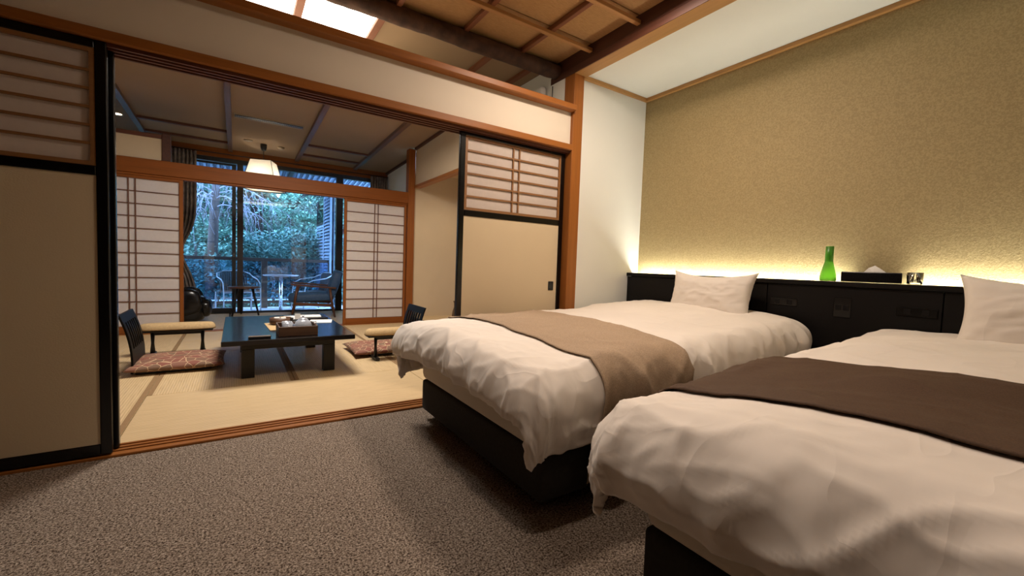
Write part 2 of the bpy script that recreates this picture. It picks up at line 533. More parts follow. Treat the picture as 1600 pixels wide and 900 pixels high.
# rough log
def log_pt(u, v):
    a = 2 * PI * v
    x = -2.8 + u * (XP0 + 2.8 - 0.002)
    r = 0.058 + 0.006 * noise.noise(Vector((x * 5, math.cos(a) * 1.5, math.sin(a) * 1.5))) + 0.003 * noise.noise(Vector((x * 16, math.cos(a) * 3, math.sin(a) * 3)))
    return (x, 2.80 + r * math.cos(a), 2.546 + r * math.sin(a))
lg = grid_mesh('log_beam', log_pt, 220, 16, 'log_bark', ce)
bm = bmesh.new()
for xx in (XP0 - 0.004,):
    vv = [bm.verts.new((xx, 2.80 + 0.058 * math.cos(2 * PI * k / 16), 2.546 + 0.058 * math.sin(2 * PI * k / 16))) for k in range(16)]
    bm.faces.new(vv)
from_bm('log_end', bm, 'bark', ce)
# recess ceiling panels and battens beyond the log
rx = [-2.8, -0.12, 0.345, 0.825, 1.675, 2.055, XP0]
for a, b in zip(rx[:-1], rx[1:]):
    if b > 0.9 or b < 0:
        box('ceiling_panel', a + 0.003, b - 0.003, 2.825, 3.449, CZ, CZ + 0.013, 'ceil_plain', ce)
for x in rx[1:-1]:
    box('batten', x - 0.024, x + 0.024, 2.84, 3.449, CZ - 0.026, CZ, 'batten_y', ce, 0.002)
# luminous ceiling panels
for i, (a, b) in enumerate(((0.345, 0.825), (-0.12, 0.345))):
    pl = empty('panel_light', ((a + b) / 2, 3.12, CZ), ['glowing white ceiling panel nearest the middle of the log beam', 'glowing white ceiling panel at the top edge, left of the other one'][i], 'ceiling light', 'luminous ceiling panels')
    box('diffuser', a + 0.028, b - 0.028, 2.88, 3.42, CZ - 0.012, CZ - 0.006, 'panel_glow', pl)
    box('frame', a + 0.026, b - 0.026, 2.86, 2.878, CZ - 0.02, CZ, 'cedar_x', pl)
    box('frame', a + 0.026, b - 0.026, 3.422, 3.44, CZ - 0.02, CZ, 'cedar_x', pl)
# square ceiling lamps of the bedroom (above the frame)
for i, (x, y) in enumerate((MAIN_AT, SIDE_AT)):
    d = empty('ceiling_lamp', (x, y, CZ), ['square ceiling lamp above the farther bed', 'square ceiling lamp above the nearer bed'][i], 'ceiling lamp')
    box('housing', x - 0.16, x + 0.16, y - 0.16, y + 0.16, 2.545, CZ - 0.001, 'cedar_x', d, 0.004)
    box('diffuser', x - 0.15, x + 0.15, y - 0.15, y + 0.15, 2.537, 2.544, 'plastic_white', d)
d = empty('downlight', (*FLOOR_AT, CZ), 'added unseen round fill light over the carpet before the beds', 'downlight')  # fixture added to go with the carpet fill light
lathe('trim_ring', [(0.05, 0.0), (0.075, 0.0), (0.078, -0.008), (0.07, -0.012), (0.05, -0.006), (0.05, 0.0)], (*FLOOR_AT, CZ - 0.001), 'plastic_white', d, 24)
lathe('lens', [(0.0, -0.003), (0.049, -0.003), (0.049, -0.001)], (*FLOOR_AT, CZ - 0.001), 'down_glow', d, 24)
# little white box with a rod in the recess
rt = empty('wall_device', (2.19, 3.0, 2.2), 'small white rounded plastic box with a thin dark rod above the wooden rail', 'device')
box('body', 2.14, 2.198, 2.92, 3.16, 2.30, 2.47, 'plastic_white', rt, 0.025, 3, True)
tube('rod', [(2.185, 2.83, 2.3), (2.185, 2.83, 2.44)], 0.004, 'plastic_dark', rt, 6)

# ------------------------------------------------------------------ sliding doors between the rooms
def lattice(root, x0, x1, z0, z1, y, n_h, pairs, bar, mat, depth=0.012, fr=0.018, frmat=None):
    """papered lattice: paper behind, horizontal bars, vertical pairs, thin inner frame"""
    box('paper_panel', x0, x1, y + depth, y + depth + 0.003, z0, z1, 'shoji_paper', root)
    frmat = frmat or mat
    for a, b in ((x0, x0 + fr), (x1 - fr, x1)):
        box('lattice_frame', a, b, y, y + depth, z0, z1, frmat, root)
    for a, b in ((z0, z0 + fr), (z1 - fr, z1)):
        box('lattice_frame', x0 + fr, x1 - fr, y, y + depth, a, b, frmat, root)
    for k in range(1, n_h + 1):
        z = z0 + fr + (z1 - z0 - 2 * fr) * k / (n_h + 1)
        box('lattice_bar', x0 + fr, x1 - fr, y + 0.001, y + depth, z - bar / 2, z + bar / 2, mat, root)
    for x in pairs:
        box('lattice_bar', x - bar / 2, x + bar / 2, y, y + depth - 0.001, z0 + fr, z1 - fr, mat, root)
def fusuma(name, x0, x1, y, label, handle_x=None, pairs=True, sw=0.04):
    r = struct(empty(name, ((x0 + x1) / 2, y, 0.018)), label, 'sliding door')
    z0, z1 = 0.019, 1.866
    d = 0.028
    for a, b in ((x0, x0 + sw), (x1 - sw, x1)):
        box('stile', a, b, y, y + d, z0, z1, 'lacquer', r, 0.004, 2)
    box('rail', x0 + sw, x1 - sw, y, y + d, z1 - 0.036, z1, 'lacquer', r, 0.003)
    box('rail', x0 + sw, x1 - sw, y, y + d, z0, z0 + 0.05, 'lacquer', r, 0.003)
    box('rail', x0 + sw, x1 - sw, y, y + d, 1.283, 1.325, 'lacquer', r, 0.003)
    box('paper_panel', x0 + sw, x1 - sw, y + 0.006, y + 0.022, z0 + 0.05, 1.283, 'door_paper', r)
    xc = (x0 + x1) / 2
    lattice(r, x0 + sw, x1 - sw, 1.325, z1 - 0.036, y + 0.003, 5, (xc - 0.027, xc + 0.027), 0.011, 'lattice')
    if handle_x is not None:
        h = box('pull_handle', handle_x - 0.026, handle_x + 0.026, y + 0.001, y + 0.006, 0.765, 0.835, 'frame_black', r, 0.003)
        box('pull_recess', handle_x - 0.017, handle_x + 0.017, y - 0.0005, y + 0.001, 0.777, 0.823, 'lacquer', h)
    return r
fusuma('door_1', -1.45, -0.480, 2.586, 'sliding door with black frame and dim papered lattice, at the left edge')
fusuma('door_2', -1.40, -0.466, 2.640, 'second black framed sliding door hidden behind the left one')
fusuma('door_3', 1.272, 2.196, 2.640, 'sliding door with black frame, papered lattice and square black pull beside the pillar', 2.10)
fusuma('door_4', 1.30, 2.190, 2.678, 'rearmost sliding door stacked behind the one beside the pillar')

# ================================================================== SETTING: tatami room
YT = 6.42                          # line of the shoji
tf = box('floor_tatami', -2.8, 2.45, 2.73, 8.27, -0.06, -0.012, 'black_wood')
struct(tf, 'straw mat floor of the sitting room', 'floor')
def mat_piece(x0, x1, y0, y1, mat, heri='y'):
    box('tatami_mat', x0 + 0.0025, x1 - 0.0025, y0 + 0.0025, y1 - 0.0025, -0.011, 0.004, mat, tf, 0.002)
    if heri == 'y':
        box('mat_border', x0 + 0.002, x0 + 0.030, y0 + 0.002, y1 - 0.002, 0.0042, 0.0052, 'heri', tf)
        box('mat_border', x1 - 0.030, x1 - 0.002, y0 + 0.002, y1 - 0.002, 0.0042, 0.0052, 'heri', tf)
mat_piece(-0.50, 1.26, 2.73, 3.60, 'tatami_y', None)
mat_piece(1.26, 2.30, 2.73, 3.60, 'tatami_y', None)
for k, x in enumerate((-2.27, -1.385)):
    for y0, y1 in ((2.73, 4.5), (4.5, 6.36)):
        mat_piece(x, x + 0.885, y0, y1, 'tatami_x')
for x in (-0.50, 0.38, 1.26):
    mat_piece(x, x + 0.88 if x < 1 else 2.30, 3.60, 5.0, 'tatami_x')
mat_piece(-0.50, 1.26, 5.0, 5.68, 'tatami_y', None)
mat_piece(1.26, 2.30, 5.0, 6.36, 'tatami_x')
mat_piece(-0.50, 1.26, 5.68, 6.36, 'tatami_y', None)
for x in (-1.8, -0.95, -0.08, 0.8, 1.62):
    mat_piece(x, x + (0.85 if x < -1 or -0.96 < x < -0.9 else 0.87 if x < 0 else 0.88 if x < 0.5 else 0.82), 6.50, 8.26, 'tatami_x', None)
# sliding track of the shoji
struct(box('trim_8', -2.8, 2.30, 6.36, 6.50, -0.012, 0.010, 'cedar_x', None, 0.003), 'wooden track under the paper screens', 'door track')

# big lintel above the shoji, in two members
na = box('trim_9', -2.8, 2.21, 6.37, 6.50, 1.85, 2.018, 'cedar_deep', None, 0.004)
struct(na, 'broad orange brown beam above the paper screens', 'beam')
box('groove_strip', -2.8, 2.21, 6.39, 6.48, 1.825, 1.85, 'cedar_deep', na, 0.003)
# corner post, toko rail, wall above it, toko floor and far wall
struct(box('trim_10', 2.205, 2.31, 6.36, 6.48, 0, 2.68, 'cedar_deep_z', None, 0.004), 'orange brown wooden post beside the paper screen', 'post')
struct(box('wall_tatami_right_upper', 2.318, 2.40, 2.70, 6.36, 2.135, 2.80, 'plaster_tatami'), 'beige plaster wall above the alcove rail', 'wall')
struct(box('trim_11', 2.30, 2.40, 2.70, 6.36, 2.095, 2.135, 'cedar_y', None, 0.003), 'wooden rail across the top of the display alcove', 'rail')
struct(box('wall_alcove_end', 2.31, 3.3, 6.40, 6.47, 0, 2.4, 'plaster_tatami'), 'cream plaster wall at the end of the display alcove', 'wall')
struct(box('wall_alcove_back', 3.2, 3.3, 2.70, 6.40, 0, 2.4, 'plaster_tatami'), 'plaster back wall of the display alcove', 'wall')
struct(box('ceiling_display_alcove', 2.40, 3.3, 2.70, 6.40, 2.35, 2.4, 'plaster_tatami'), 'ceiling of the display alcove', 'ceiling')
tk = box('floor_display_alcove', 2.33, 3.2, 2.73, 6.40, -0.06, 0.088, 'tatami_x')
struct(tk, 'raised straw floor of the display alcove', 'floor')
box('front_board', 2.30, 2.329, 2.73, 6.355, -0.011, 0.092, 'black_wood', tk, 0.003)
# left piece of wall above the shoji
struct(box('wall_tatami_far_left', -2.8, -0.726, 6.40, 6.47, 2.019, 2.268, 'plaster_tatami'), 'dim plaster wall above the left paper screen', 'wall')
struct(box('trim_12', -0.725, -0.648, 6.38, 6.49, 2.019, 2.33, 'dark_beam', None, 0.003), 'dark wooden post above the left paper screen', 'post')
struct(box('trim_13', -2.8, -0.726, 6.385, 6.485, 2.269, 2.312, 'dark_beam_x', None, 0.003), 'dark wooden rail above the left plaster wall', 'rail')
# sloping ceiling
def tz(y):
    return 2.645 + 0.03 * (8.3 - y)
def slope_box(name, x0, x1, y0, y1, dz0, dz1, mat, parent=None):
    bm = bmesh.new()
    pts = [(x0, y0, tz(y0) + dz0), (x1, y0, tz(y0) + dz0), (x1, y1, tz(y1) + dz0), (x0, y1, tz(y1) + dz0), (x0, y0, tz(y0) + dz1), (x1, y0, tz(y0) + dz1), (x1, y1, tz(y1) + dz1), (x0, y1, tz(y1) + dz1)]
    vs = [bm.verts.new(p) for p in pts]
    for q in ((3, 2, 1, 0), (4, 5, 6, 7), (0, 1, 5, 4), (1, 2, 6, 5), (2, 3, 7, 6), (3, 0, 4, 7)):
        bm.faces.new([vs[i] for i in q])
    return from_bm(name, bm, mat, parent)
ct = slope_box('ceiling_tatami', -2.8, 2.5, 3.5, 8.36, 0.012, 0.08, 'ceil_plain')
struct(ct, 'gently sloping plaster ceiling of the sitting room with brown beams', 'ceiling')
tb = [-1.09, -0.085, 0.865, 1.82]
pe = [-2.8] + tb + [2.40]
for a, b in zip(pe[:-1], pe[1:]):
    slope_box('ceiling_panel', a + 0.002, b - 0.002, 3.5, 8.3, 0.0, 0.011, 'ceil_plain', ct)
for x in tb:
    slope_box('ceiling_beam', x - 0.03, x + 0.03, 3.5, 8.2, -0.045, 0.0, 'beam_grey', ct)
for a, b in ((tb[0], tb[1]), (tb[2], tb[3])):
    for y in (7.15, 7.76):
        slope_box('batten', a + 0.03, b - 0.03, y, y + 0.05, -0.03, 0.0, 'dark_beam_x', ct)
slope_box('edge_trim', 2.285, 2.318, 3.5, 6.36, -0.035, 0.0, 'dark_beam', ct)
slope_box('edge_trim', 2.40, 2.44, 6.48, 8.25, -0.035, 0.0, 'dark_beam', ct)
# veranda side wall, left end wall
struct(box('wall_veranda_right', 2.44, 2.54, 6.47, 8.36, 0, 2.75, 'plaster_white'), 'white wall at the right end of the sunroom', 'wall')

# shoji screens
def shoji(name, x0, x1, y, label, pairs):
    r = struct(empty(name, ((x0 + x1) / 2, y, 0.01)), label, 'paper screen')
    z0, z1, s = 0.011, 1.823, 0.036
    for a, b in ((x0, x0 + s), (x1 - s, x1)):
        box('stile', a, b, y, y + 0.03, z0, z1, 'cedar_deep_z', r, 0.003)
    box('rail', x0 + s, x1 - s, y, y + 0.03, z1 - 0.032, z1, 'cedar_deep', r, 0.002)
    box('rail', x0 + s, x1 - s, y, y + 0.03, z0, z0 + 0.085, 'cedar_deep', r, 0.002)
    lattice(r, x0 + s, x1 - s, z0 + 0.085, z1 - 0.032, y + 0.004, 11, pairs, 0.011, 'lattice_dark', 0.012, 0.004)
    return r
shoji('door_5', 1.285, 2.20, 6.395, 'white paper screen with brown lattice beside the wooden post', (1.715, 1.765))
shoji('door_6', -1.46, -0.535, 6.395, 'white paper screen with brown lattice on the left of the sunroom opening', (-1.025, -0.965))

shoji('door_7', -2.40, -1.44, 6.430, 'farther paper screen to the left, behind the dark door edge', (-1.95, -1.89))
# ------------------------------------------------------------------ window to the balcony
YW = 8.30
wi = struct(empty('window_1', (0.6, YW, 0)), 'tall dark framed sliding windows to the balcony', 'window')
box('head_beam', -2.8, 2.44, YW - 0.05, YW + 0.10, 2.505, 2.66, 'cedar_deep', wi, 0.003)
box('head_frame', -2.8, 2.44, YW - 0.01, YW + 0.09, 2.44, 2.505, 'frame_black', wi)
box('sill', -2.8, 2.44, YW - 0.03, YW + 0.10, -0.06, 0.018, 'frame_black', wi, 0.004)
for x0, x1, m in ((0.005, 0.09, 'frame_brown'), (1.53, 1.64, 'frame_black'), (-0.9, -0.83, 'frame_black'), (2.37, 2.44, 'frame_black')):
    box('post', x0, x1, YW - 0.02, YW + 0.09, 0.018, 2.44, m, wi, 0.003)
def sash(x0, x1, y, bw=0.055, bot=0.07):
    box('sash_stile', x0, x0 + bw, y, y + 0.03, 0.02, 2.43, 'frame_black', wi, 0.003)
    box('sash_stile', x1 - bw, x1, y, y + 0.03, 0.02, 2.43, 'frame_black', wi, 0.003)
    box('sash_rail', x0 + bw, x1 - bw, y, y + 0.03, 0.02, 0.02 + bot, 'frame_black', wi, 0.003)
    box('sash_rail', x0 + bw, x1 - bw, y, y + 0.03, 2.40, 2.43, 'frame_black', wi, 0.003)
    box('pane', x0 + bw, x1 - bw, y + 0.012, y + 0.018, 0.02 + bot, 2.40, 'window_glass', wi)
sash(-0.83, -0.01, YW + 0.012)
box('pane', 0.09, 1.53, YW + 0.04, YW + 0.046, 0.03, 2.44, 'window_glass', wi)
box('sash_rail', 0.09, 1.53, YW + 0.03, YW + 0.06, 0.018, 0.03, 'frame_black', wi)
box('pane', 1.64, 2.37, YW + 0.04, YW + 0.046, 0.02, 2.44, 'window_glass', wi)
box('pane', -2.7, -0.9, YW + 0.04, YW + 0.046, 0.02, 2.44, 'window_glass', wi)
box('latch', -0.045, -0.03, YW - 0.002, YW + 0.012, 0.93, 1.0, 'chrome', wi, 0.003)

# balcony
struct(box('floor_balcony', -4, 4.2, YW + 0.1, 10.2, -0.22, -0.10, 'deck'), 'pale grey balcony floor', 'floor')
rl = empty('balcony_railing', (0.5, 10.0, -0.1), 'dark balcony railing with frosted glass panels outside the window', 'railing')
box('top_rail', -4, 1.80, 9.97, 10.06, 0.862, 0.928, 'frame_brown', rl, 0.006)
box('bottom_rail', -4, 1.80, 9.99, 10.04, 0.0, 0.05, 'frame_brown', rl, 0.004)
px_ = [-2.6, -1.05, 0.475, 1.74]
for x in px_:
    box('post', x - 0.055, x + 0.055, 9.985, 10.045, -0.10, 0.862, 'frame_brown', rl, 0.004)
for a, b in zip(px_[:-1], px_[1:]):
    box('glass_panel', a + 0.06, b - 0.06, 10.01, 10.02, 0.055, 0.858, 'frosted_rail', rl)
# balcony roof
def roof_z(y):
    return 2.72 - 0.12 * (y - YW)
def roof_bar(name, x0, x1, dz0, dz1, mat, parent, y0=YW + 0.12, y1=10.7):
    bm = bmesh.new()
    vs = [bm.verts.new((x, y, roof_z(y) + d)) for d in (dz0, dz1) for x, y in ((x0, y0), (x1, y0), (x1, y1), (x0, y1))]
    for q in ((3, 2, 1, 0), (4, 5, 6, 7), (0, 1, 5, 4), (1, 2, 6, 5), (2, 3, 7, 6), (3, 0, 4, 7)):
        bm.faces.new([vs[i] for i in q])
    return from_bm(name, bm, mat, parent)
rf = roof_bar('ceiling_balcony', -4, 3.0, 0.0, 0.05, 'roof_sheet', None)
struct(rf, 'blue grey corrugated roof over the balcony', 'roof')
for k in range(48):
    x = -1.9 + k * 0.1
    roof_bar('corrugation', x, x + 0.035, -0.016, -0.001, 'slat_blue', rf)
roof_bar('roof_beam', 0.85, 0.92, -0.06, -0.017, 'frame_black', rf)
struct(box('trim_14', 1.775, 1.85, 9.6, 9.68, -0.1, 2.55, 'rail_grey', None, 0.006), 'grey steel column at the balcony corner', 'column')
# louvred screen at the right end of the balcony
lv = empty('louvre_screen', (1.72, 10.7, -0.1), 'tall blue grey louvred shutter screen at the end of the balcony', 'shutter')
def louvre(y0, y1, z0, z1):
    for a, b in ((y0, y0 + 0.05), (y1 - 0.05, y1)):
        box('shutter_stile', 1.70, 1.74, a, b, z0, z1, 'slat_blue', lv, 0.003)
    for a, b in ((z0, z0 + 0.05), (z1 - 0.05, z1)):
        box('shutter_rail', 1.70, 1.74, y0 + 0.05, y1 - 0.05, a, b, 'slat_blue', lv, 0.003)
    z = z0 + 0.07
    while z < z1 - 0.09:
        prism('louvre_slat', [(1.700, z), (1.708, z), (1.738, z + 0.055), (1.730, z + 0.055)], 'y', y0 + 0.05, y1 - 0.05, 'slat_blue', lv)
        z += 0.075
louvre(9.92, 10.75, 0.0, 2.38)
louvre(10.75, 11.75, 0.0, 1.75)
box('upper_frame', 1.70, 1.74, 10.75, 11.75, 1.75, 1.81, 'frame_black', lv)
box('upper_frame', 1.70, 1.74, 11.69, 11.75, 1.81, 2.38, 'frame_black', lv)
box('upper_pane', 1.715, 1.725, 10.75, 11.69, 1.81, 2.38, 'frosted_rail', lv)
box('backing', 1.78, 1.80, 9.92, 11.75, -0.1, 2.38, 'rail_grey', lv)

# ------------------------------------------------------------------ trees outside
struct(grid_mesh('ground_hillside', lambda u, v: (-14 + 32 * u, 11 + 16 * v, -3.2 + 12 * v ** 1.3 + 0.5 * noise.noise(Vector((u * 9, v * 9, 0)))), 40, 30, 'hill'), 'dark wooded hillside', 'hillside')
def leaf_mesh(name, clusters, n_per, size, mat, parent, seed):
    rg = np.random.default_rng(seed)
    C = np.repeat(np.array([c[0] for c in clusters]), n_per, axis=0)
    S = np.repeat(np.array([c[1] for c in clusters]), n_per, axis=0)
    n = len(C)
    p = C + rg.normal(size=(n, 3)) * S * 0.5
    a = rg.uniform(0, 2 * PI, n)
    tilt = rg.normal(0, 0.45, n)
    L = size * rg.uniform(0.6, 1.3, n)
    d = np.stack([np.cos(a) * np.cos(tilt), np.sin(a) * np.cos(tilt), np.sin(tilt)], 1)
    sd = np.stack([-np.sin(a), np.cos(a), rg.normal(0, 0.35, n)], 1)
    v0 = p - d * L[:, None] * 0.5
    v1 = p + sd * L[:, None] * 0.26
    v2 = p + d * L[:, None] * 0.5
    v3 = p - sd * L[:, None] * 0.26
    V = np.stack([v0, v1, v2, v3], 1).reshape(-1, 3)
    me = bpy.data.meshes.new(name)
    me.vertices.add(4 * n)
    me.vertices.foreach_set('co', V.ravel().astype(np.float32))
    me.loops.add(4 * n)
    me.loops.foreach_set('vertex_index', np.arange(4 * n, dtype=np.int32))
    me.polygons.add(n)
    me.polygons.foreach_set('loop_start', np.arange(0, 4 * n, 4, dtype=np.int32))
    me.update(calc_edges=True)
    o = link_obj(name, me, mat, parent)
    o['kind'] = 'stuff'
    return o
def tree(x, y, z0, ztop, rad, mat, label, seed, nclus=120, n_per=300, size=0.095):
    rd = random.Random(seed)
    r = empty('broadleaf_tree', (x, y, z0), label, 'tree', 'trees on the hillside')
    tops = []
    bm = bmesh.new()
    tube_bm(bm, [(x, y, z0), (x + 0.1, y, z0 + (ztop - z0) * 0.35), (x - 0.05, y + 0.1, z0 + (ztop - z0) * 0.7), (x, y, ztop)], [0.16, 0.12, 0.08, 0.03], 8)
    from_bm('trunk', bm, 'bark', r, True)
    cl = []
    for k in range(nclus):
        h = rd.uniform(0.12, 1.0)
        a = rd.uniform(0, 2 * PI)
        rr = rad * math.sqrt(rd.uniform(0.05, 1)) * (1.1 - 0.6 * abs(h - 0.45))
        c = (x + rr * math.cos(a), y + rr * math.sin(a), z0 + (ztop - z0) * h)
        s = rd.uniform(0.35, 0.75)
        cl.append((c, (s, s, s * 0.28)))
    for k in range(9):
        c = cl[k * 7 % len(cl)][0]
        zb = z0 + (c[2] - z0) * 0.6
        bm = bmesh.new()
        tube_bm(bm, [(x, y, zb), ((x + c[0]) / 2 + 0.1, (y + c[1]) / 2, (zb + c[2]) / 2 + 0.15), c], [0.06, 0.04, 0.015], 6)
        from_bm('branch', bm, 'bark', r, True)
    leaf_mesh('foliage', cl, n_per, size, mat, r, seed)
TREES = [(-1.6, 14.0, -2.6, 4.6, 1.9, 'leaf_0', 'dark leafy tree on the hillside seen through the left window pane', 1),
         (0.6, 15.5, -2.2, 5.6, 2.0, 'leaf_1', 'light green tree on the hillside above the middle of the railing', 2),
         (2.4, 14.2, -2.6, 5.0, 1.9, 'leaf_1', 'bright leafy tree on the hillside just left of the louvred screen', 3),
         (4.6, 15.2, -2.2, 5.8, 2.2, 'leaf_2', 'leafy tree on the hillside behind the louvred screen', 4),
         (-3.6, 16.0, -2.0, 6.0, 2.3, 'leaf_2', 'leafy tree on the hillside behind the left curtain', 5),
         (1.3, 12.6, -3.2, 1.5, 1.5, 'leaf_2', 'low leafy tree just beyond the balcony glass', 6),
         (-0.8, 12.4, -3.2, 1.2, 1.3, 'leaf_0', 'low dark tree beyond the balcony glass on the left', 7),
         (1.6, 18.0, -1.0, 8.0, 2.6, 'leaf_0', 'tall dark tree highest up the hillside', 8),
         (-1.0, 18.5, -1.0, 8.0, 2.6, 'leaf_2', 'tall tree high up the hillside behind the bare branches', 9)]
for a in TREES:
    tree(*a)
# bare pale drooping branches
rd = random.Random(11)
bt = empty('bare_tree', (-1.9, 11.6, -2.9), 'bare pale tree with drooping twigs outside the left window', 'tree')
tube('trunk', [(-0.55, 11.9, -3.0), (-0.5, 11.8, 0), (-0.42, 11.7, 2.0), (-0.3, 11.6, 3.6)], [0.14, 0.12, 0.09, 0.05], 'bark', bt)
for k in range(20):
    a = rd.uniform(-0.9, 0.9)
    z = rd.uniform(1.9, 3.7)
    L = rd.uniform(0.8, 1.9)
    p0 = Vector((-0.42, 11.65, z))
    dx = math.sin(a * 1.5) * L
    dy = -abs(math.cos(a)) * 0.38 * L * rd.uniform(0.3, 1)
    pts = [p0 + Vector((dx * s, dy * s, 0.35 * L * (s - 1.75 * s * s) + 0.05 * math.sin(9 * s + k))) for s in [i / 8 for i in range(9)]]
    bm = bmesh.new()
    tube_bm(bm, pts, [0.013 - 0.010 * i / 8 for i in range(9)], 5)
    for j in range(11):
        q = pts[rd.randrange(2, 9)]
        l2 = rd.uniform(0.2, 0.75)
        ddx = rd.uniform(-0.45, 0.45)
        pp = [q + Vector((ddx * l2 * s + 0.03 * math.sin(7 * s + j), rd.uniform(-.02, .02), -l2 * s * s * 0.9 - 0.1 * s)) for s in (0, .3, .6, 1)]
        tube_bm(bm, pp, [0.005, 0.0045, 0.004, 0.003], 4)
    from_bm('branch', bm, 'twig_pale', bt, True)

# ================================================================== BEDS
BED_W, BX0, BX1 = 1.21, 0.95, 2.91
def bed(yc, label):
    y0, y1 = yc - BED_W / 2, yc + BED_W / 2
    r = empty('bed', ((BX0 + BX1) / 2, yc, 0), label, 'bed', 'twin hotel beds')
    box('base', BX0, BX1, y0, y1, 0.055, 0.24, 'base_fabric', r, 0.018, 3, True)
    box('mattress', BX0 - 0.005, BX1, y0 - 0.005, y1 + 0.005, 0.241, 0.56, 'sheet_white', r, 0.04, 4, True)
    for x in (BX0 + 0.14, BX1 - 0.14):
        for y in (y0 + 0.12, y1 - 0.12):
            lathe('foot', [(0.0, 0.055), (0.035, 0.055), (0.028, 0.0), (0.0, 0.0)], (x, y, 0), 'plastic_dark', r, 12)
    return r
def drape(u, v, P):
    """cloth over the bed: u from the foot (negative hangs over the foot), v across from the centre line"""
    hw, r, x0, yc, seed = P['hw'], P['r'], P['x0'], P['yc'], P['seed']
    ex = max(0.0, -u)
    ey = max(0.0, abs(v) - hw)
    sv = 1 if v > 0 else -1
    pw = 3.2
    d = (ex ** pw + ey ** pw) ** (1 / pw) if ex + ey > 0 else 0.0
    q = math.hypot(ex, ey)
    dx, dy = (-ex / q, sv * ey / q) if q > 1e-9 else (0.0, 0.0)
    thm = math.radians(P.get('thm', 98) - 19 * sm(0.25, 1.0, min(ex, ey) / max(ex, ey, 1e-6)))
    tau = min(d / r, thm)
    h, drop = r * math.sin(tau), r * (1 - math.cos(tau))
    if d > r * thm:
        e = d - r * thm
        h += e * math.cos(thm)
        drop += e * math.sin(thm)
    uu = max(u, 0.0)
    vc = max(-hw, min(hw, v))
    ztop = P['z0'] + P['zs'] * uu + 0.035 * (1 - (vc / hw) ** 2)
    # perimeter coordinate for folds
    if ex > 0 and ey == 0: s = v
    elif ey > 0 and ex == 0: s = sv * (hw + 0.45 + u)
    else: s = sv * (hw + 0.45 * (math.atan2(ey, ex) / (PI / 2)))if q > 1e-9 else 0
    S = Vector((seed, 0, 0))
    amp = P.get('amp', 1.0)
    low = 0.018 * noise.noise(Vector((u * 2.2, v * 2.6, 1.3)) + S) + 0.010 * noise.noise(Vector((u * 5, v * 5, 4.1)) + S)
    fold = 0.0
    if d > 0:
        A = sm(0.0, 0.30, d)
        n1 = noise.noise(Vector((s * 5.5 + 0.6 * noise.noise(Vector((s * 3, d * 4, 2)) + S), d * 1.6, 7.7)) + S)
        n2 = noise.noise(Vector((s * 12 + 1.0 * noise.noise(Vector((s * 5, d * 6, 9)) + S), d * 2.5, 3.3)) + S)
        n3 = noise.noise(Vector((s * 23 + 1.4 * noise.noise(Vector((s * 6, d * 8, 1)) + S), d * 3.5, 6.1)) + S)
        fold = A * (P['fold'] * (0.042 * (0.45 - abs(n1) * 1.6) + 0.020 * n2) + 0.009 * P['fold'] * (1 - 2 * abs(n3)))
        fold *= 1 - 0.75 * sm(0.2, 0.9, min(ex, ey) / max(ex, ey, 1e-6))
    # soft creases radiating over the shoulder
    c1 = 1 - abs(noise.noise(Vector((u * 3.4 + v * 2.0, v * 3.0 - u * 2.2, 5.5)) + S)) * 2
    c2 = 1 - abs(noise.noise(Vector((u * 7 - v * 4.0, v * 6.5 + u * 3, 8.5)) + S)) * 2
    edge = 0.35 + 0.65 * sm(-0.15, 0.2, max(-u, abs(v) - hw))
    c3 = 1 - abs(noise.noise(Vector((u * 13 + v * 6.0, v * 4.5 - u * 5, 2.5)) + S)) * 2
    crease = edge * (0.011 * max(0, c1) ** 5 + 0.007 * max(0, c2) ** 4 + 0.004 * max(0, c3) ** 3)
    disp = amp * (low * (1 - 0.4 * sm(0, .3, d)) + fold + crease) + P.get('off', 0)
    nx, ny, nz = dx * math.sin(tau), dy * math.sin(tau), math.cos(tau)
    nz = max(nz, -0.1)
    return Vector((x0 + uu + dx * h + nx * disp, yc + vc + dy * h + ny * disp, ztop - drop + nz * disp))
def hem(t, a, b):
    return a + (b - a) * t
def duvet(P, label, of=0.40, os=0.40, ulen=1.955):
    W = P['hw'] + os
    def fn(i, j):
        u = hem(i, -of, ulen)
        v = hem(j, -W, W)
        wob = 0.02 * noise.noise(Vector((u * 2, v * 2, 3 + P['seed'])))
        if i < 0.25: u += wob * (1 - i / 0.25)
        p = drape(u, v, P)
        # flat seam just inside the hem
        e = min(u + of, W - abs(v))
        if e < 0.045:
            q = drape(u, v, dict(P, off=-0.006))
            p = p.lerp(q, sm(0.045, 0.03, e) if False else 1 - sm(0.03, 0.045, e))
        return p
    o = grid_mesh('duvet', fn, 230, 180, 'linen_white', None, 0.03)
    md = o.modifiers.new('soften', 'SMOOTH'); md.factor = 0.5; md.iterations = 1
    return tag(o, label, 'duvet', 'white duvets')
def runner(P, x0, x1, mat, label, over):
    Pr = dict(P, off=0.008)
    W = P['hw'] + over
    def fn(i, j):
        return drape(hem(i, x0, x1) - P['x0'], hem(j, -W, W), Pr)
    o = grid_mesh('bed_runner', fn, 50, 150, mat, None, -0.004)
    return tag(o, label, 'bed runner', 'bed runners')
B1 = dict(hw=0.585, r=0.135, x0=0.915, yc=1.815, seed=3.1, z0=0.585, zs=0.052, fold=0.75, thm=105)
B2 = dict(hw=0.585, r=0.16, x0=0.955, yc=0.135, seed=41.7, z0=0.60, zs=0.045, amp=1.1, fold=0.45, thm=108)
bed(1.815, 'farther bed with white bedding, charcoal base and beige runner, next to the sliding door')
bed(0.135, 'nearer bed in the right foreground with white bedding and dark brown runner')
duvet(B1, 'white duvet on the farther bed under the beige runner', 0.262, 0.39)
duvet(B2, 'white duvet on the nearer bed under the dark brown runner', 0.325, 0.37)
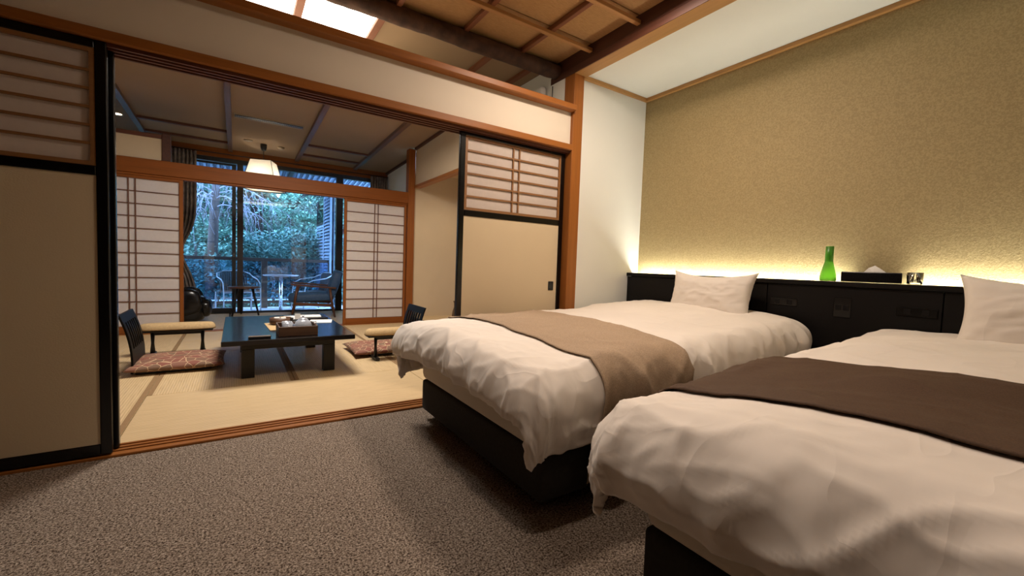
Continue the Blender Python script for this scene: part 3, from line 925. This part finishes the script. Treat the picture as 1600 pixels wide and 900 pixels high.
runner(B1, 1.13, 1.66, 'runner_beige', 'beige woven runner laid across the farther bed', 0.56)
runner(B2, 1.10, 1.72, 'runner_brown', 'dark brown runner laid across the nearer bed', 0.50)
def pillow(yc, w_, h_, label, seed, loc, tilt):
    def side(sg):
        def fn(i, j):
            a, b = 2 * i - 1, 2 * j - 1
            t = max(0.0, (1 - abs(a) ** 2.6) * (1 - abs(b) ** 2.6)) ** 0.5
            pinx = 1 - 0.07 * (1 - abs(b) ** 2) * abs(a) ** 3 * 0 
            ya = a * w_ / 2 * (1 - 0.09 * (1 - b * b))
            zb = b * h_ / 2 * (1 - (0.24 if b > 0 else 0.1) * (1 - a * a) ** 0.9)
            th = 0.085 * t + (0.010 * noise.noise(Vector((a * 2.5, b * 2.5, seed))) + 0.010 * max(0, 1 - 2 * abs(noise.noise(Vector((a * 3.4 + b * 2, b * 3 - a * 1.5, seed + 5))))) ** 4) * t ** 0.7
            return (sg * th, ya, zb)
        return fn
    n = 36
    bm = bmesh.new()
    for sg in (1, -1):
        f = side(sg)
        g = [[bm.verts.new(f(i / n, j / n)) for j in range(n + 1)] for i in range(n + 1)]
        for i in range(n):
            for j in range(n):
                q = (g[i][j], g[i + 1][j], g[i + 1][j + 1], g[i][j + 1])
                bm.faces.new(q if sg > 0 else q[::-1])
    bmesh.ops.remove_doubles(bm, verts=bm.verts, dist=0.0006)
    o = from_bm('pillow', bm, 'linen_white', None, True)
    o.location = loc
    o.rotation_euler = (0, tilt, 0)
    return tag(o, label, 'pillow', 'white pillows')
pillow(0, 0.62, 0.36, 'white pillow leaning on the headboard of the farther bed', 1.0, (2.78, 1.715, 0.785), math.radians(14))
pillow(0, 0.70, 0.38, 'white pillow leaning on the headboard of the nearer bed', 2.0, (2.76, 0.15, 0.80), math.radians(14))

# headboard with ledge and light strip
hb = empty('headboard', (2.97, 0, 0), 'long black wooden headboard ledge with lit gap behind it', 'headboard')
ys = [-2.59, -0.62, 0.57, 1.40, 2.595]
for a, b in zip(ys[:-1], ys[1:]):
    box('front_panel', 2.930, 2.948, a + 0.002, b - 0.002, 0.0, 0.893, 'headboard_wood', hb, 0.002)
box('top_board', 2.918, 3.005, -2.59, 2.597, 0.895, 0.925, 'headboard_wood', hb, 0.004)
box('back_board', 2.99, 3.004, -2.59, 2.597, 0.0, 0.894, 'headboard_wood', hb)
box('light_strip', 3.012, 3.03, -2.55, 2.56, 0.885, 0.902, 'strip_glow', hb)
box('strip_tray', 3.006, XW - 0.001, -2.59, 2.597, 0.840, 0.852, 'headboard_wood', hb)
for yc, zc, w_, h_ in ((1.298, 0.782, 0.16, 0.05), (0.984, 0.775, 0.085, 0.115), (0.665, 0.782, 0.16, 0.05)):
    sp = box('switch_plate', 2.9265, 2.931, yc - w_ / 2, yc + w_ / 2, zc - h_ / 2, zc + h_ / 2, 'lacquer', hb, 0.003)
    for k in (-1, 1):
        box('switch', 2.9245, 2.9262, yc + k * w_ * 0.22 - 0.014, yc + k * w_ * 0.22 + 0.014, zc - 0.015, zc + 0.015, 'headboard_wood', sp, 0.0008)
# green bottle
bo = empty('bottle', (2.955, 1.075, 0.926), 'green glass bottle on the headboard ledge beside the black tissue box', 'bottle')
lathe('body', [(0, 0), (0.038, 0), (0.042, 0.006), (0.040, 0.03), (0.030, 0.075), (0.0225, 0.107), (0.021, 0.112)], (2.955, 1.075, 0.926), 'green_glass', bo, 28)
lathe('neck', [(0.0208, 0.112), (0.0205, 0.15), (0.0205, 0.205), (0.0185, 0.205), (0.018, 0.12)], (2.955, 1.075, 0.926), 'green_glass', bo, 28)
# tissue box
tbx = empty('tissue_box', (2.955, 0.86, 0.926), 'black leather tissue box on the headboard ledge', 'tissue box')
box('case', 2.935, 3.048, 0.735, 1.005, 0.926, 0.984, 'leather_black', tbx, 0.004, 2)
tt = bmesh.new()
rv = [tt.verts.new(p) for p in ((2.985, 0.815, 0.9845), (3.005, 0.92, 0.9845), (2.992, 0.895, 1.008), (2.995, 0.868, 1.022), (2.988, 0.835, 1.000), (2.97, 0.87, 0.9845))]
for q in ((0, 4, 5), (4, 3, 5), (3, 2, 5), (2, 1, 5), (0, 1, 4), (1, 3, 4), (1, 2, 3)):
    tt.faces.new([rv[i] for i in q])
from_bm('tissue', tt, 'paper_white', tbx)
# tumbler
gl = lathe('drinking_glass', [(0, 0), (0.028, 0), (0.031, 0.004), (0.034, 0.062), (0.0325, 0.062), (0.029, 0.008), (0, 0.008)], (2.962, 0.690, 0.926), 'clear_glass', None, 24)
tag(gl, 'clear drinking glass at the right end of the tissue box', 'glass')

# ================================================================== TATAMI ROOM FURNITURE
TZ = 0.33
FL = 0.005
lt = empty('low_table', (0.36, 4.4, FL), 'large black low table on the straw mats', 'table')
box('table_top', -0.095, 0.83, 3.63, 5.12, TZ - 0.038, TZ, 'table_black', lt, 0.004)
for x in (0.03, 0.615):
    for y in (3.80, 4.86):
        box('leg', x, x + 0.088, y, y + 0.088, FL, TZ - 0.10, 'black_wood', lt, 0.003)
for y in (3.80, 4.925):
    box('apron', 0.03, 0.703, y, y + 0.022, TZ - 0.10, TZ - 0.038, 'black_wood', lt, 0.002)
for x in (0.03, 0.68):
    box('apron', x, x + 0.022, 3.823, 4.924, TZ - 0.10, TZ - 0.038, 'black_wood', lt, 0.002)
# things on the table
T = TZ + 0.001
rm = empty('remote_control', (0.145, 3.70, T), 'slim dark remote control with pale top at the near edge of the low table', 'remote')
box('body', 0.073, 0.222, 3.685, 3.725, T, T + 0.014, 'plastic_dark', rm, 0.003, 2)
box('top_cover', 0.076, 0.219, 3.688, 3.722, T + 0.0142, T + 0.018, 'bronze', rm, 0.002)
bx = empty('tea_box', (0.41, 3.86, T), 'open brown wooden box holding glass tea ware on the low table', 'box')
box('bottom', 0.28, 0.55, 3.72, 4.0, T, T + 0.008, 'box_wood', bx)
for a in ((0.275, 0.555, 3.712, 3.722), (0.275, 0.555, 3.998, 4.008), (0.275, 0.285, 3.7225, 3.9975), (0.545, 0.555, 3.7225, 3.9975)):
    box('side', *a, T, T + 0.075, 'box_wood', bx, 0.002)
def cup(name, loc, r, h, label, cat, mat='clear_glass', grp=None):
    o = lathe(name, [(0, 0), (r * 0.75, 0), (r * 0.85, 0.004), (r, h), (r * 0.95, h), (r * 0.8, 0.008), (0, 0.008)], loc, mat, None, 20)
    return tag(o, label, cat, grp)
TB = T + 0.009
c1 = cup('tea_glass', (0.345, 3.80, TB), 0.036, 0.085, 'clear tea glass at the left in the wooden tea box', 'glass', 'tea_glass_mat', grp='glass tea ware')
c2 = cup('tea_glass', (0.345, 3.90, TB), 0.036, 0.085, 'clear tea glass behind the first one in the wooden tea box', 'glass', 'tea_glass_mat', grp='glass tea ware')
tp = empty('teapot', (0.465, 3.88, TB), 'round clear glass teapot in the wooden tea box', 'teapot', 'glass tea ware')
lathe('body', [(0, 0), (0.045, 0), (0.066, 0.025), (0.07, 0.05), (0.055, 0.085), (0.035, 0.1), (0.032, 0.1), (0.05, 0.083), (0.064, 0.05), (0.06, 0.027), (0.04, 0.006), (0, 0.006)], (0.465, 3.88, TB), 'tea_glass_mat', tp, 24)
lathe('lid', [(0.037, 0.101), (0.03, 0.11), (0.008, 0.116), (0.008, 0.124), (0.012, 0.13), (0, 0.133)], (0.465, 3.88, TB), 'tea_glass_mat', tp, 20)
tube('handle', [(0.53, 3.88, TB + 0.075), (0.565, 3.88, TB + 0.078), (0.572, 3.88, TB + 0.05), (0.56, 3.88, TB + 0.03), (0.53, 3.88, TB + 0.03)], 0.005, 'tea_glass_mat', tp, 8)
tube('spout', [(0.405, 3.88, TB + 0.045), (0.385, 3.88, TB + 0.065), (0.375, 3.88, TB + 0.085)], [0.012, 0.008, 0.006], 'tea_glass_mat', tp, 8)
tag(lathe('tea_caddy', [(0, 0), (0.02, 0), (0.02, 0.05), (0.018, 0.052), (0, 0.052)], (0.505, 3.765, TB), 'plastic_white', None, 16), 'tiny white jar at the front of the wooden tea box', 'jar')
tag(lathe('tea_caddy', [(0, 0), (0.022, 0), (0.026, 0.03), (0.018, 0.056), (0, 0.058)], (0.440, 3.765, TB), 'black_wood', None, 16), 'tiny dark jar at the front of the wooden tea box', 'jar')
def sheet(name, x0, x1, y0, y1, z, mat, label, rz=0, h=0.003):
    o = box(name, x0, x1, y0, y1, z, z + h, mat, None, 0.0005)
    rot_about(o, ((x0 + x1) / 2, (y0 + y1) / 2, z), rz)
    return tag(o, label, name.replace('_', ' '))
sheet('place_mat', 0.225, 0.50, 4.06, 4.52, T, 'pad_fabric', 'tan place mat under the round wooden sweets bowl', 0.05)
bw = empty('sweets_bowl', (0.34, 4.40, T + 0.004), 'round brown wooden bowl with wrapped sweets on the tan mat', 'bowl')
lathe('bowl', [(0, 0), (0.075, 0), (0.088, 0.012), (0.09, 0.06), (0.084, 0.06), (0.08, 0.015), (0, 0.012)], (0.34, 4.40, T + 0.004), 'box_wood', bw, 28)
for k, (dx, dy) in enumerate(((-0.03, 0.01), (0.025, 0.03), (0.02, -0.03))):
    box('sweet', 0.34 + dx - 0.022, 0.34 + dx + 0.022, 4.40 + dy - 0.016, 4.40 + dy + 0.016, T + 0.05, T + 0.068, ['paper_white', 'pad_fabric', 'paper_white'][k], bw, 0.006, 2, True)
sheet('leaflet', 0.43, 0.68, 4.72, 5.02, T, 'paper_white', 'white leaflet lying flat at the far end of the low table', 0.15)
sheet('leaflet', 0.60, 0.80, 4.40, 4.62, T, 'paper_white', 'pale sheet at the right of the tea box on the low table', -0.2)
fo = sheet('folder', 0.52, 0.79, 4.66, 4.86, T + 0.004, 'plastic_dark', 'dark folder lying over the white leaflet', 0.05, 0.012)
sheet('booklet', 0.50, 0.74, 4.70, 4.88, T + 0.0185, 'paper_white', 'white booklet on top of the dark folder', -0.08, 0.006)
bk = empty('black_bottle', (0.405, 4.22, T), 'small black bottle behind the tea box on the low table', 'bottle')
lathe('body', [(0, 0), (0.02, 0), (0.021, 0.05), (0.012, 0.06), (0.012, 0.07)], (0.415, 4.22, T + 0.005), 'plastic_dark', bk, 16)
lathe('cap', [(0.0135, 0.062), (0.0135, 0.078), (0, 0.079)], (0.415, 4.22, T + 0.005), 'plastic_dark', bk, 16)
cr = empty('card_stand', (0.50, 4.60, T), 'small card stand with black base at the back of the low table', 'card stand')
box('base', 0.475, 0.535, 4.61, 4.64, T + 0.0045, T + 0.016, 'plastic_dark', cr, 0.002)
box('card', 0.48, 0.53, 4.622, 4.625, T + 0.0165, T + 0.07, 'paper_white', cr)

# floor cushions
def zabuton(cx, cy, w_, d_, label, rz):
    n = 28
    bm = bmesh.new()
    for sg in (1, -1):
        g = []
        for i in range(n + 1):
            row = []
            for j in range(n + 1):
                a, b = 2 * i / n - 1, 2 * j / n - 1
                t = max(0.0, (1 - abs(a) ** 3) * (1 - abs(b) ** 3)) ** 0.5
                x = a * w_ / 2 * (1 - 0.05 * (1 - b * b))
                y = b * d_ / 2 * (1 - 0.05 * (1 - a * a))
                z = 0.028 + sg * (0.050 * t if sg > 0 else 0.022 * min(1, 2.2 * t)) - (0.008 * math.exp(-(a * a + b * b) * 10) if sg > 0 else 0) + (0.004 * noise.noise(Vector((a * 3, b * 3, cx))) * t if sg > 0 else 0)
                row.append(bm.verts.new((cx + x, cy + y, FL + z)))
            g.append(row)
        for i in range(n):
            for j in range(n):
                q = (g[i][j], g[i + 1][j], g[i + 1][j + 1], g[i][j + 1])
                bm.faces.new(q if sg > 0 else q[::-1])
    bmesh.ops.remove_doubles(bm, verts=bm.verts, dist=0.0004)
    o = from_bm('floor_cushion', bm, 'cushion_print', None, True)
    rot_about(o, (cx, cy, 0), rz)
    return tag(o, label, 'cushion', 'patterned floor cushions')
ZS = 0.024
def zaisu(cx, cy, face, label):
    """legless chair: seat board and curved slatted back; face=+1 sits facing +x"""
    r = empty('floor_chair', (cx, cy, FL), label, 'floor chair', 'legless floor chairs')
    f = face
    xs = lambda a: cx + f * a
    w2 = 0.25
    box('seat', xs(-0.02), xs(0.46), cy - w2, cy + w2, FL + 0.001, FL + ZS - 0.002, 'black_wood', r, 0.004)
    def prof(t):
        z = FL + 0.01 + 0.455 * t
        x = -0.025 - 0.075 * t + 0.11 * t * (1 - t) - 0.02
        return x, z
    def curved(name, ya, yb, t0, t1, th=0.014, n=10):
        bm = bmesh.new()
        rings = []
        for k in range(n + 1):
            x, z = prof(t0 + (t1 - t0) * k / n)
            rings.append([bm.verts.new((xs(x + dx), y, z)) for dx, y in ((0, ya), (th, ya), (th, yb), (0, yb))])
        for a, b in zip(rings[:-1], rings[1:]):
            for q in range(4):
                bm.faces.new((a[q], a[(q + 1) % 4], b[(q + 1) % 4], b[q]))
        bm.faces.new(rings[0]); bm.faces.new(rings[-1][::-1])
        return from_bm(name, bm, 'zaisu_black', r)
    curved('back_rail', cy - w2, cy + w2, 0.86, 1.0)
    curved('back_rail', cy - w2, cy + w2, 0.0, 0.40)
    curved('back_stile', cy - w2, cy - w2 + 0.06, 0.40, 0.86)
    curved('back_stile', cy + w2 - 0.06, cy + w2, 0.40, 0.86)
    for k, yy in enumerate((-0.135, -0.065, 0.0, 0.065, 0.135)):
        curved('back_slat', cy + yy - 0.014, cy + yy + 0.014, 0.40, 0.86)
    return r
def armrest(x0, x1, cy, label, foot_in=0.06):
    r = empty('arm_rest', ((x0 + x1) / 2, cy, FL), label, 'armrest', 'padded floor armrests')
    xc = (x0 + x1) / 2
    L, Wd = (x1 - x0) / 2, 0.085
    bm = bmesh.new()
    n, m = 40, 10
    rings = []
    for j in range(m + 1):
        ph = (j / m) * PI / 2
        rr = math.cos(ph) ** 0.6
        z = FL + 0.242 + 0.058 * math.sin(ph)
        if j == m:
            rings.append([bm.verts.new((xc, cy, z))])
        else:
            row = []
            for k in range(n):
                a = 2 * PI * k / n
                ca, sa = math.cos(a), math.sin(a)
                row.append(bm.verts.new((xc + (L - (1 - rr) * 0.07) * math.copysign(abs(ca) ** 0.45, ca), cy + (Wd - (1 - rr) * 0.07) * math.copysign(abs(sa) ** 0.8, sa), z)))
            rings.append(row)
    for a, b in zip(rings[:-1], rings[1:]):
        for k in range(n):
            if len(b) == 1: bm.faces.new((a[k], a[(k + 1) % n], b[0]))
            else: bm.faces.new((a[k], a[(k + 1) % n], b[(k + 1) % n], b[k]))
    bm.faces.new(rings[0][::-1])
    from_bm('pad', bm, 'pad_fabric', r, True)
    box('frame', x0 + 0.02, x1 - 0.02, cy - 0.07, cy + 0.07, FL + 0.222, FL + 0.241, 'black_wood', r, 0.006, 2)
    box('stretcher', x0 + 0.11, x1 - 0.11, cy - 0.012, cy + 0.012, FL + 0.19, FL + 0.2215, 'black_wood', r, 0.003)
    for x in (x0 + 0.105, x1 - 0.105):
        tube('leg', [(x, cy, FL + 0.2215), (x, cy, FL + 0.12), (x, cy, FL + 0.03)], [0.017, 0.012, 0.02], 'black_wood', r, 8)
        box('foot', x - 0.02, x + 0.02, cy - 0.085, cy + 0.085, FL + 0.001, FL + 0.03, 'black_wood', r, 0.006, 2)
    return r
zaisu(-0.635, 4.50, 1, 'black slatted floor chair to the left of the low table')
zaisu(1.56, 4.45, -1, 'black slatted floor chair to the right of the low table')
for o, dz in ((zabuton(-0.40, 4.47, 0.64, 0.60, 'red brown patterned floor cushion left of the low table', 0.0), ZS), (zabuton(1.24, 4.42, 0.60, 0.58, 'red brown patterned floor cushion right of the low table', 0.0), ZS)):
    o.location.z += dz - 0.004
armrest(-0.75, -0.17, 5.0, 'padded tan armrest on black legs beyond the left floor cushion')
armrest(1.01, 1.60, 4.05, 'padded tan armrest on black legs in front of the right floor cushion')

# unseen downlight added to brighten the end wall of the display alcove
ad = empty('downlight', (2.72, 5.55, 2.35), 'added unseen round fill light inside the display alcove', 'downlight')
lathe('trim_ring', [(0.04, -0.001), (0.058, -0.001), (0.06, -0.008), (0.04, -0.004)], (2.72, 5.55, 2.349), 'plastic_white', ad, 20)
lathe('lens', [(0, -0.003), (0.04, -0.003), (0.04, -0.001)], (2.72, 5.55, 2.349), 'down_glow', ad, 20)
lamp('alcove_fill_lamp', 'SPOT', (2.72, 5.55, 2.33), 24, (1.0, 0.85, 0.66), 0.04, spot=math.radians(150), blend=0.8)  # added fill light for the alcove end wall
# vase in the display alcove
va = empty('vase', (2.76, 5.74, 0.089), 'slim bronze vase on a black stand in the display alcove', 'vase')
lathe('body', [(0, 0.02), (0.04, 0.02), (0.055, 0.08), (0.045, 0.15), (0.025, 0.21), (0.028, 0.27), (0.042, 0.30), (0.038, 0.30), (0.022, 0.26), (0.02, 0.2)], (2.76, 5.74, 0.089), 'bronze', va, 24)
box('stand', 2.63, 2.89, 5.64, 5.84, 0.0895, 0.108, 'lacquer', va, 0.003)

# hidden square ceiling lamp over the low table
cl_ = empty('ceiling_lamp', (TLAMP[0], TLAMP[1], 2.7), 'square white ceiling lamp over the low table', 'ceiling lamp')
box('housing', TLAMP[0] - 0.40, TLAMP[0] + 0.40, TLAMP[1] - 0.40, TLAMP[1] + 0.40, 2.56, tz(TLAMP[1]) - 0.01, 'plastic_white', cl_, 0.01)
box('diffuser', TLAMP[0] - 0.38, TLAMP[0] + 0.38, TLAMP[1] - 0.38, TLAMP[1] + 0.38, 2.545, 2.559, 'plastic_white', cl_)

# pendant lamp of the sunroom
PX, PY = 0.345, 7.60
pd = empty('pendant_lamp', (PX, PY, 1.98), 'white paper pendant lamp hanging from the sunroom ceiling', 'pendant lamp')
zc = tz(PY)
lathe('ceiling_cup', [(0, 0), (0.045, 0), (0.043, -0.05), (0.03, -0.09), (0.012, -0.1), (0, -0.1)], (PX, PY, zc), 'plastic_dark', pd, 20)
tube('cord', [(PX, PY, zc - 0.1), (PX, PY, 2.30)], 0.005, 'plastic_dark', pd, 6)
def sq(h, rr):
    a0 = math.radians(25)
    return [(PX + rr * math.cos(a0 + k * PI / 2), PY + rr * math.sin(a0 + k * PI / 2), h) for k in range(4)]
A_, B_ = sq(2.405, 0.20), sq(1.975, 0.335)
for k in range(4):
    bm = bmesh.new()
    k2 = (k + 1) % 4
    vs = [bm.verts.new(p) for p in (B_[k], B_[k2], A_[k2], A_[k])]
    bm.faces.new(vs)
    from_bm('shade_panel', bm, 'shade_paper', pd)
    tube('shade_rib', [B_[k], A_[k]], 0.004, 'black_wood', pd, 6)
    tube('shade_rib', [B_[k], B_[k2]], 0.004, 'black_wood', pd, 6)
bm = bmesh.new()
bm.faces.new([bm.verts.new((p[0], p[1], p[2] + 0.012)) for p in B_])
from_bm('shade_bottom', bm, 'shade_paper', pd)
lathe('bulb', [(0, 0), (0.03, 0.01), (0.045, 0.045), (0.03, 0.085), (0.016, 0.1), (0, 0.1)], (PX, PY, 2.17), 'bulb_glow', pd, 16)
lamp('pendant_bulb_lamp', 'POINT', (PX, PY, 2.13), P_PEND, (1.0, 0.90, 0.76), 0.05)

# ceiling fittings of the sunroom
vt = empty('ceiling_vent', (0.355, 6.38, tz(6.38)), 'long narrow slotted air vent in the sitting room ceiling', 'air vent')
zv = tz(6.38)
box('vent_body', -0.02, 0.74, 6.345, 6.43, zv - 0.014, zv + 0.002, 'plastic_dark', vt)
box('vent_lip', -0.03, 0.75, 6.325, 6.3445, zv - 0.008, zv + 0.003, 'vent_metal', vt, 0.002)
box('vent_lip', -0.03, 0.75, 6.4305, 6.46, zv - 0.018, zv + 0.001, 'vent_metal', vt, 0.002)
for k in range(36):
    x = -0.005 + k * 0.0208
    box('vent_fin', x, x + 0.003, 6.35, 6.428, zv - 0.0165, zv - 0.0141, 'vent_metal', vt)
tag(lathe('smoke_detector', [(0, -0.03), (0.03, -0.03), (0.045, -0.018), (0.05, 0.0), (0, 0)], (0.58, 7.6, tz(7.6) - 0.001), 'vent_metal', None, 20), 'small round white detector on the ceiling right of the pendant lamp', 'detector')
tag(lathe('ceiling_plate', [(0, -0.012), (0.05, -0.012), (0.06, 0.0), (0, 0)], (0.144, 7.49, tz(7.49) - 0.001), 'vent_metal', None, 24), 'flat round white plate on the ceiling left of the pendant lamp', 'ceiling plate')
dl = empty('downlight', (-1.255, 7.25, tz(7.25)), 'small lit downlight in the sunroom ceiling by the left door frame', 'downlight')
lathe('trim_ring', [(0.045, -0.001), (0.065, -0.001), (0.067, -0.008), (0.045, -0.004)], (-1.255, 7.25, tz(7.25)), 'plastic_white', dl, 20)
lathe('lens', [(0, -0.003), (0.045, -0.003), (0.045, -0.001)], (-1.255, 7.25, tz(7.25)), 'down_glow', dl, 20)

# curtains
def curtain(x0, x1, y, z0, z1, label, waist=None):
    c = empty('curtain', ((x0 + x1) / 2, y, z0), label, 'curtain', 'sunroom curtains')
    xm = (x0 + x1) / 2
    def fn(i, j):
        z = z1 + (z0 - z1) * j
        k = 1.0
        if waist: k = 1 - 0.5 * math.exp(-((z - waist) / 0.35) ** 2)
        x = x0 + (x1 - x0) * k * i
        return (x, y + 0.028 * math.sin(i * 2 * PI * 7 + 0.4 * math.sin(j * 3)), z)
    grid_mesh('cloth', fn, 84, 24, 'curtain_cloth', c, 0.004)
    if waist:
        box('tie_band', x0 - 0.01, x0 + (x1 - x0) * 0.5 + 0.012, y - 0.036, y + 0.036, waist - 0.025, waist + 0.025, 'frame_brown', c, 0.006, 2)
    return c
curtain(-0.86, -0.52, YW - 0.12, 0.03, 2.535, 'grey brown pleated curtain tied back at the left of the window', 0.98)
curtain(2.10, 2.42, YW - 0.12, 0.03, 2.535, 'grey brown pleated curtain gathered at the right end of the window')
tag(tube('curtain_rod', [(-2.7, YW - 0.12, 2.55), (2.43, YW - 0.12, 2.55)], 0.008, 'frame_brown', None, 8), 'thin dark curtain rod along the window head', 'curtain rod')

# massage chair, black leather
mc = empty('massage_chair', (-0.62, 7.40, FL), 'glossy black padded massage chair behind the left paper screen', 'massage chair')
def blob(name, cx, cy, cz, sx, sy, sz, mat, parent, e=0.55, tilt=0.0):
    bm = bmesh.new()
    n, m = 28, 16
    rows = []
    for j in range(m + 1):
        ph = -PI / 2 + PI * j / m
        row = []
        for k in range(n):
            a = 2 * PI * k / n
            f = lambda c, ee: math.copysign(abs(c) ** ee, c)
            x = f(math.cos(ph), e) * f(math.cos(a), e) * sx
            y = f(math.cos(ph), e) * f(math.sin(a), e) * sy
            z = f(math.sin(ph), e) * sz
            x, z = x * math.cos(tilt) + z * math.sin(tilt), -x * math.sin(tilt) + z * math.cos(tilt)
            row.append(bm.verts.new((cx + x, cy + y, cz + z)))
        rows.append(row)
    for a, b in zip(rows[:-1], rows[1:]):
        for k in range(n):
            bm.faces.new((a[k], a[(k + 1) % n], b[(k + 1) % n], b[k]))
    bmesh.ops.remove_doubles(bm, verts=bm.verts, dist=1e-5)
    return from_bm(name, bm, mat, parent, True)
blob('base', -0.64, 7.40, 0.14, 0.27, 0.26, 0.13, 'leather_black', mc, 0.5)
blob('arm_pod', -0.62, 7.17, 0.29, 0.22, 0.07, 0.18, 'leather_black', mc, 0.7, -0.2)
blob('arm_pod', -0.62, 7.63, 0.29, 0.22, 0.07, 0.18, 'leather_black', mc, 0.7, -0.2)
blob('seat', -0.58, 7.40, 0.30, 0.22, 0.16, 0.08, 'leather_black', mc, 0.6)
blob('footrest', -0.38, 7.40, 0.20, 0.09, 0.17, 0.13, 'leather_black', mc, 0.7, 0.1)
blob('backrest', -0.90, 7.40, 0.55, 0.11, 0.22, 0.36, 'leather_black', mc, 0.7, -0.35)

# small side table in the sunroom
stb = empty('side_table', (0.10, 7.95, FL), 'dark wooden side table with splayed legs before the window post', 'side table')
lathe('table_top', [(0, 0.435), (0.20, 0.435), (0.225, 0.445), (0.225, 0.46), (0, 0.46)], (0.10, 7.95, FL), 'walnut', stb, 32)
for a in (-0.35, 1.75, 3.85):
    c, s = math.cos(a), math.sin(a)
    tube('leg', [(0.10 + 0.12 * c, 7.95 + 0.12 * s, FL + 0.435), (0.10 + 0.21 * c, 7.95 + 0.21 * s, FL)], [0.02, 0.013], 'black_wood', stb, 8)

# wooden armchair with blue cushions (built facing +x at the origin, then placed)
def place(root, loc, rz):
    """parts were modelled round the origin; put the thing where it stands"""
    root.location = loc
    root.rotation_euler = (0, 0, rz)
ac = empty('armchair', (0, 0, 0), 'wooden armchair with blue cushions in front of the window', 'armchair')
for s in (-1, 1):
    y = s * 0.31
    tube('leg', [(0.60, y, 0), (0.55, y, 0.30), (0.52, y, 0.50)], [0.015, 0.02, 0.02], 'walnut', ac, 8)
    tube('leg', [(-0.03, y, 0), (0.02, y, 0.25), (0.05, y, 0.46)], [0.015, 0.02, 0.02], 'walnut', ac, 8)
    prism('arm', [(-0.04, 0.465), (-0.04, 0.49), (0.60, 0.54), (0.62, 0.535), (0.60, 0.515)], 'y', y - 0.035, y + 0.035, 'walnut', ac, 0.004)
    prism('side_rail', [(0.0, 0.17), (0.0, 0.215), (0.57, 0.245), (0.57, 0.20)], 'y', y - 0.012, y + 0.012, 'walnut', ac, 0.003)
box('cross_rail', 0.54, 0.565, -0.30, 0.30, 0.195, 0.235, 'walnut', ac, 0.003)
box('cross_rail', 0.0, 0.025, -0.30, 0.30, 0.17, 0.21, 'walnut', ac, 0.003)
blob('seat_cushion', 0.32, 0, 0.315, 0.34, 0.28, 0.07, 'blue_fabric', ac, 0.35, 0.06)
blob('back_cushion', -0.02, 0, 0.53, 0.075, 0.29, 0.24, 'blue_fabric', ac, 0.35, -0.32)
place(ac, (1.36, 7.62, FL), math.radians(172))

# outdoor furniture
def round_table(x, y, z):
    r = empty('garden_table', (x, y, z), 'round white pedestal table on the balcony', 'table')
    lathe('table_top', [(0, 0.700), (0.28, 0.700), (0.30, 0.708), (0.30, 0.720), (0, 0.722)], (x, y, z), 'metal_white', r, 36)
    tube('pedestal', [(x, y, z + 0.03), (x, y, z + 0.70)], 0.03, 'chrome', r, 14)
    lathe('base', [(0, 0), (0.21, 0), (0.21, 0.01), (0.06, 0.035), (0, 0.04)], (x, y, z), 'chrome', r, 32)
round_table(0.70, 9.05, -0.099)
def wicker_chair(loc, rz, label):
    r = empty('wicker_chair', (0, 0, 0), label, 'chair', 'wicker balcony chairs')
    for s in (-1, 1):
        y = s * 0.29
        tube('side_frame', [(-0.2, y, 0.012), (0.27, y, 0.012), (0.29, y, 0.05), (0.27, y, 0.40), (0.24, y, 0.56), (0.12, y, 0.62), (-0.15, y, 0.66), (-0.27, y * 0.9, 0.72)], 0.010, 'metal_white', r, 8)
        tube('rear_leg', [(-0.25, y, 0.012), (-0.22, y, 0.38)], 0.014, 'metal_white', r, 8)
    tube('back_frame', [(-0.27, -0.26, 0.72), (-0.30, -0.15, 0.76), (-0.31, 0, 0.77), (-0.30, 0.15, 0.76), (-0.27, 0.26, 0.72)], 0.010, 'metal_white', r, 8)
    for k in range(15):
        y = -0.21 + 0.03 * k
        box('seat_strip', -0.22, 0.25, y - 0.013, y + 0.013, 0.385, 0.397, 'wicker', r, 0.002)
        bm = bmesh.new()
        tube_bm(bm, [(-0.22, y, 0.39), (-0.25, y, 0.55), (-0.29, y, 0.755)], 0.012, 6)
        from_bm('back_strip', bm, 'wicker', r, True)
    tube('cross_bar', [(0.27, -0.28, 0.30), (0.27, 0.28, 0.30)], 0.012, 'metal_white', r, 8)
    tube('seat_bar', [(0.25, -0.29, 0.391), (0.25, 0.29, 0.391)], 0.012, 'metal_white', r, 8)
    place(r, loc, rz)
wicker_chair((0.02, 9.25, -0.099), math.radians(-75), 'dark wicker balcony chair left of the window post')
wicker_chair((1.28, 9.30, -0.099), math.radians(195), 'wicker balcony chair behind the wooden armchair')

# join everything that is outside of a collection tree
bpy.context.view_layer.update()
